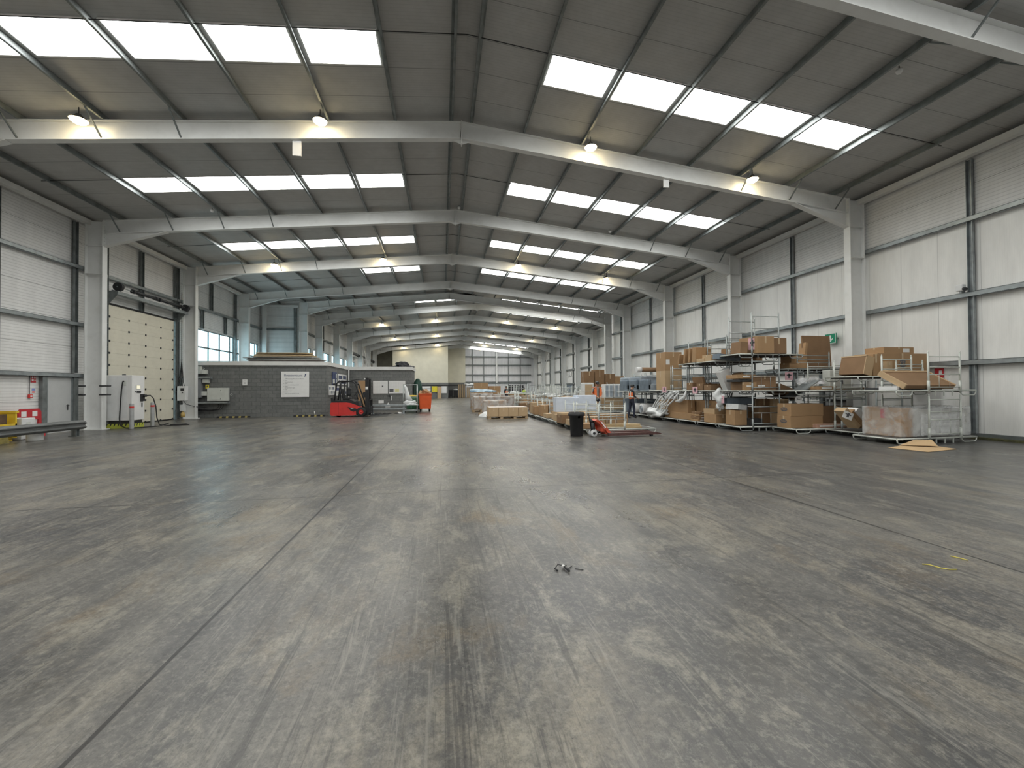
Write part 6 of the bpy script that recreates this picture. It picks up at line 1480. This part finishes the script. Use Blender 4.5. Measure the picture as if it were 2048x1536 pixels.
t = thing('bay_number', 'small bay number plate 02 on the far right wall above a dark door', 'sign', (18.36, 58.0, 3.7)); b = MB(); b.bb(-0.02, 0.02, -0.8, 0.8, -0.35, 0.35); b.build('plate', M_paper, t)
text_mesh('02', 0.7, 'number', M_ink, t, (-0.03, 0, 0), R_WEST)
b = MB(); b.bb(-0.12, 0.12, -0.02, 0.02, -0.45, 0); tag(b.build('hanging_plate', M_white, None, (-4.2, 12.95, 9.42 - 0.50)), 'small white plate hanging under the nearest full rafter on the left', 'plate', 'plates under the rafter')
b = MB(); b.bb(-0.1, 0.1, -0.02, 0.02, -0.3, 0); tag(b.build('hanging_plate', M_white, None, (7.6, 12.95, 8.73)), 'small white plate hanging under the nearest full rafter on the right', 'plate', 'plates under the rafter')
for i, (x, y, z) in enumerate(((10.66, 7.95, 9.0), (-9.33, 18.7, 8.98), (0.79, 18.9, 9.88), (8.1, 18.9, 9.2))):
    t = thing('smoke_detector', ['white detector on a purlin at the upper right', 'small white detector on a purlin at the left', 'small white detector at the ridge', 'small white detector on the right slope'][i], 'detector', (x, y, z), 0, 'small ceiling detectors')
    b = MB(); b.lathe([(0, -0.06), (0.05, -0.055), (0.07, 0.0), (0.07, 0.03), (0, 0.03)], n=16, caps=False); b.build('sensor_body', M_white, t)
    b = MB(); b.tube((0, 0, 0.02), (0, 0, 0.12), 0.01, 6); b.build('stem', M_dark, t)

for i, (y0, y1) in enumerate(((53.4, 58.9), (66.2, 71.5))):
    t = thing('door_spring_shaft', 'dark door spring shaft high on the far left wall, %s one' % ('nearer' if i == 0 else 'farther'), 'door gear', (-11.3, y0, 6.2), 0, 'door spring shafts on the far left wall')
    b = MB(); b.tube((0, 0.3, 0), (0, (y1 - y0) * 0.48, 0), 0.1, 10); b.tube((0, (y1 - y0) * 0.52, 0), (0, y1 - y0 - 0.3, 0), 0.1, 10); b.tube((0, 0, 0), (0, 0.15, 0), 0.22, 14); b.tube((0, y1 - y0 - 0.15, 0), (0, y1 - y0, 0), 0.22, 14); b.tube((0, 0, 0), (0, y1 - y0, 0), 0.03, 8)
    b.build('shaft', M_dark, t)
    b = MB(); b.bb(-0.2, 0.05, 0, y1 - y0, -0.35, -0.2); b.build('shaft_beam', M_galv, t)
# ================================================================== people
M_skin = mat('skin', (0.50, 0.30, 0.21), 0.55, 0, 0.06, 8)
M_navyc = mat('black_workwear', (0.022, 0.024, 0.032), 0.85, 0, 0.2, 10, 0.2)
M_greyc = mat('grey_tee_shirt', (0.28, 0.30, 0.29), 0.85, 0, 0.1, 8, 0.2)
M_trou = mat('navy_trousers', (0.02, 0.025, 0.045), 0.85, 0, 0.2, 8, 0.2)
M_hair = mat('dark_hair', (0.03, 0.022, 0.018), 0.6, 0, 0.2, 20)
M_orange = mat('orange_hi_vis', (0.88, 0.20, 0.06), 0.6, 0, 0.08, 6, 0.15)
M_lime = mat('lime_hi_vis', (0.55, 0.75, 0.10), 0.6, 0, 0.08, 6)
M_refl = mat('reflective_strip', (0.75, 0.75, 0.68), 0.35)
M_shoe = mat('work_shoe', (0.03, 0.028, 0.026), 0.6)
def skin_mesh(name, chains, sub=1):
    """chains: lists of (point, radius); shared points weld. First point of the first chain is the root"""
    vs, rad, es = [], [], []
    idx = {}
    def vid(p, r):
        k = tuple(round(c, 4) for c in p)
        if k not in idx: idx[k] = len(vs); vs.append(p); rad.append(r)
        return idx[k]
    for ch in chains:
        last = None
        for p, r in ch:
            i = vid(p, r)
            if last is not None and last != i: es.append((last, i))
            last = i
    me = bpy.data.meshes.new(name); me.from_pydata(vs, es, [])
    o = bpy.data.objects.new(name, me); COL.objects.link(o)
    md = o.modifiers.new('skin', 'SKIN'); md.use_smooth_shade = True
    for i, sv in enumerate(me.skin_vertices[0].data):
        r = rad[i]; sv.radius = r if isinstance(r, tuple) else (r, r); sv.use_root = (i == 0)
    s = o.modifiers.new('sub', 'SUBSURF'); s.levels = sub; s.render_levels = sub
    dg = bpy.context.evaluated_depsgraph_get(); dg.update()
    me2 = bpy.data.meshes.new_from_object(o.evaluated_get(dg)); me2.name = name
    bpy.data.objects.remove(o); bpy.data.meshes.remove(me)
    return me2
def person(label, loc, rz, J, top, trou, vest=None, cap=None, H=1.76, group=None, hair=M_hair):
    """J: joint positions in metres for a 1.76 m figure facing -Y"""
    t = thing('person', label, 'person', loc, rz, group); t.scale = (H / 1.76,) * 3
    g = dict(pelvis=(0, 0, 0.95), waist=(0, 0, 1.08), chest=(0, 0.0, 1.3), neck0=(0, 0.02, 1.46), neck=(0, 0.01, 1.53), head=(0, -0.02, 1.62), crown=(0, -0.015, 1.70),
             hl=(-0.09, 0, 0.9), hr=(0.09, 0, 0.9), kl=(-0.1, -0.02, 0.5), kr=(0.1, -0.02, 0.5), al=(-0.1, 0.02, 0.09), ar=(0.1, 0.02, 0.09), tl=(-0.11, -0.14, 0.04), tr=(0.11, -0.14, 0.04),
             sl=(-0.18, 0.01, 1.42), sr=(0.18, 0.01, 1.42), el=(-0.24, 0.03, 1.14), er=(0.24, 0.03, 1.14), wl=(-0.25, -0.12, 0.93), wr=(0.25, -0.12, 0.93))
    g.update(J)
    V = {k: Vector(v) for k, v in g.items()}
    def lerp(a, b_, f): return tuple(V[a].lerp(V[b_], f))
    ch = [[(g['pelvis'], (0.15, 0.11)), (g['waist'], (0.135, 0.10)), (g['chest'], (0.165, 0.11)), (g['neck0'], (0.09, 0.075)), (g['neck'], 0.052), (g['head'], (0.078, 0.095)), (g['crown'], (0.065, 0.08))]]
    for s in 'lr':
        ch.append([(g['pelvis'], (0.15, 0.11)), (g['h' + s], 0.098), (lerp('h' + s, 'k' + s, 0.45), 0.082), (g['k' + s], 0.06), (lerp('k' + s, 'a' + s, 0.3), 0.06), (g['a' + s], 0.042), (g['t' + s], 0.036)])
        w0 = V['w' + s]; fd = (w0 - V['e' + s]).normalized(); palm = w0 + fd * 0.06
        ch.append([(g['chest'], (0.165, 0.11)), (g['s' + s], 0.062), (lerp('s' + s, 'e' + s, 0.5), 0.05), (g['e' + s], 0.04), (lerp('e' + s, 'w' + s, 0.4), 0.038), (g['w' + s], 0.026), (tuple(palm), (0.034, 0.018))])
        side = fd.cross(Vector((0, 0, 1)));
        if side.length < 0.2: side = Vector((0, 1, 0))
        side.normalize(); dn = Vector((0, -0.3, -1)).normalized()
        for k, (o_, l_) in enumerate(((-0.027, 0.065), (-0.009, 0.075), (0.009, 0.07), (0.026, 0.055))):
            b0 = palm + side * o_; m1 = b0 + fd * l_ * 0.6 ; m2 = m1 + (fd * 0.5 + dn * 0.6).normalized() * l_ * 0.5
            ch.append([(tuple(palm), (0.034, 0.018)), (tuple(b0 + fd * 0.02), 0.010), (tuple(m1), 0.009), (tuple(m2), 0.008)])
        th = palm - fd * 0.03 + side * (-0.03); ch.append([(tuple(palm), (0.034, 0.018)), (tuple(th + fd * 0.01), 0.011), (tuple(th + fd * 0.04 - side * 0.02), 0.009)])
    me = skin_mesh('body', ch, 1)
    for m in (M_skin, top, trou, M_shoe): me.materials.append(m)
    for p in me.polygons:
        c = p.center; z = c.z
        dl = min((c - V['wl']).length, (c - V['wr']).length)
        if z < 0.10: mi = 3
        elif dl < 0.14 or z > V['neck0'].z + 0.03: mi = 0
        elif z < V['pelvis'].z + 0.04 and dl > 0.2: mi = 2
        else: mi = 1
        if mi == 1 and top is M_greyc and min((c - V['el']).length, (c - V['er']).length) < 0.1: mi = 0
        p.material_index = mi
    bo = bpy.data.objects.new('body', me); COL.objects.link(bo); bo.parent = t
    hd = V['head']; fw = Vector(g.get('look', (0, -1, -0.1))).normalized(); rt = fw.cross(Vector((0, 0, 1))).normalized()
    R = Matrix((rt, fw, rt.cross(fw))).transposed()
    # face: nose, brows, eyes, mouth, ears
    b = MB(); c = hd + fw * 0.085
    b.add([tuple(c + Vector(v)) for v in ((R @ Vector((0, 0.0, 0.035))), (R @ Vector((-0.014, 0.0, -0.01))), (R @ Vector((0.014, 0.0, -0.01))), (R @ Vector((0, 0.028, -0.008))))], [(0, 1, 3), (0, 3, 2), (1, 2, 3), (0, 2, 1)])
    for s in (-1, 1): b.blob(tuple(hd + rt * s * 0.082 + fw * 0.0), (0.012, 0.02, 0.03), 1, 0.05, 2)
    b.build('nose_and_ears', M_skin, t)
    b = MB()
    for s in (-1, 1): b.blob(tuple(hd + fw * 0.083 + rt * s * 0.03 + Vector((0, 0, 0.022))), (0.010, 0.006, 0.006), 1, 0, 2)
    b.box(tuple(hd + fw * 0.088 + Vector((0, 0, -0.045))), (0.045, 0.006, 0.006), R); b.build('eyes_and_mouth', M_dark, t)
    b = MB(); b.blob(tuple(hd - fw * 0.018 + Vector((0, 0, 0.045))), (0.088, 0.1, 0.085), 2, 0.03, 3); b.build('hair', hair, t)
    if cap:
        b = MB(); b.blob(tuple(hd - fw * 0.0 + Vector((0, 0, 0.075))), (0.094, 0.105, 0.065), 2, 0.0, 3)
        b.box(tuple(hd + fw * 0.13 + Vector((0, 0, 0.06))), (0.13, 0.09, 0.012), R); b.build('cap', cap, t)
    if vest:
        vch = [[(tuple(V['pelvis'] + Vector((0, 0, 0.0))), (0.175, 0.135)), (g['waist'], (0.165, 0.13)), (g['chest'], (0.19, 0.135)), (tuple(V['neck0'] - Vector((0, 0, 0.02))), (0.105, 0.085))]]
        for s in 'lr': vch.append([(g['chest'], (0.19, 0.135)), (lerp('chest', 's' + s, 0.85), 0.078)])
        vm = skin_mesh('hi_vis_vest', vch, 1); vm.materials.append(vest)
        vo = bpy.data.objects.new('hi_vis_vest', vm); COL.objects.link(vo); vo.parent = t
        b = MB(); ws = V['waist']
        b.lathe([(0.0, -0.02), (1, -0.02), (1.0, 0.03), (0, 0.03)], (0, 0, 0), n=20, caps=False)
        b.v = [(x * 0.172 + ws.x, y * 0.137 + ws.y, z + ws.z + 0.03) for x, y, z in b.v]
        for s in (-1, 1): b.bar((s * 0.09, V['chest'].y - 0.14, V['waist'].z + 0.05), (s * 0.08, V['chest'].y - 0.115, 1.42), 0.045, 0.012, (0, -1, 0)); b.bar((s * 0.09, V['chest'].y + 0.135, V['waist'].z + 0.05), (s * 0.08, V['chest'].y + 0.11, 1.42), 0.045, 0.012, (0, 1, 0))
        b.build('reflective_strips', M_refl, t)
    return t
person('worker in orange vest, black top and cap, seen side on looking down with arms forward', (9.6, 19.85, 0), PI / 2 + 0.15,
       dict(head=(0, -0.06, 1.61), neck=(0, -0.02, 1.53), crown=(0, -0.05, 1.69), look=(0, -1, -0.55), kl=(-0.09, -0.1, 0.5), al=(-0.1, -0.06, 0.09), tl=(-0.1, -0.22, 0.04), kr=(0.1, 0.04, 0.5), ar=(0.1, 0.16, 0.09), tr=(0.1, 0.0, 0.04),
            el=(-0.22, 0.0, 1.15), er=(0.22, 0.02, 1.15), wl=(-0.14, -0.24, 1.05), wr=(0.16, -0.22, 1.03)), M_navyc, M_trou, M_orange, M_black, 1.76, 'warehouse workers')
person('worker in grey shirt with open orange vest facing the camera behind the platforms', (7.35, 18.9, D), 0.1,
       dict(head=(0, -0.05, 1.61), look=(0, -1, -0.35), el=(-0.27, 0.0, 1.14), er=(0.27, 0.0, 1.14), wl=(-0.1, -0.2, 1.0), wr=(0.12, -0.2, 1.0)), M_greyc, M_trou, None, M_dark, 1.74, 'warehouse workers')
b = MB()
for s in (-1, 1):
    b.prism([(s * 0.07, 1.0), (s * 0.19, 1.0), (s * 0.2, 1.35), (s * 0.13, 1.44), (s * 0.08, 1.42)], -0.15, -0.12)
    b.prism([(s * 0.0, 1.0), (s * 0.19, 1.0), (s * 0.2, 1.35), (s * 0.13, 1.44), (s * 0.0, 1.42)], 0.11, 0.14)
    b.bb(s * 0.08, s * 0.2, -0.15, 0.14, 1.42, 1.45)
w2 = [o for o in COL.objects if o.name.startswith('person')][-1]
b.build('open_vest', M_orange, w2)
person('worker in orange vest seen from behind, arms out, among the wrapped loads', (5.75, 37.0, 0), PI + 0.5,
       dict(el=(-0.33, 0.0, 1.2), wl=(-0.42, -0.1, 1.0), look=(0.3, -1, -0.2)), M_navyc, M_trou, M_orange, None, 1.85, 'warehouse workers')
person('worker in lime yellow hi-vis among the far trolleys', (8.3, 41.5, 0), 0.4, dict(), M_lime, M_trou, M_lime, None, 1.72, 'warehouse workers')
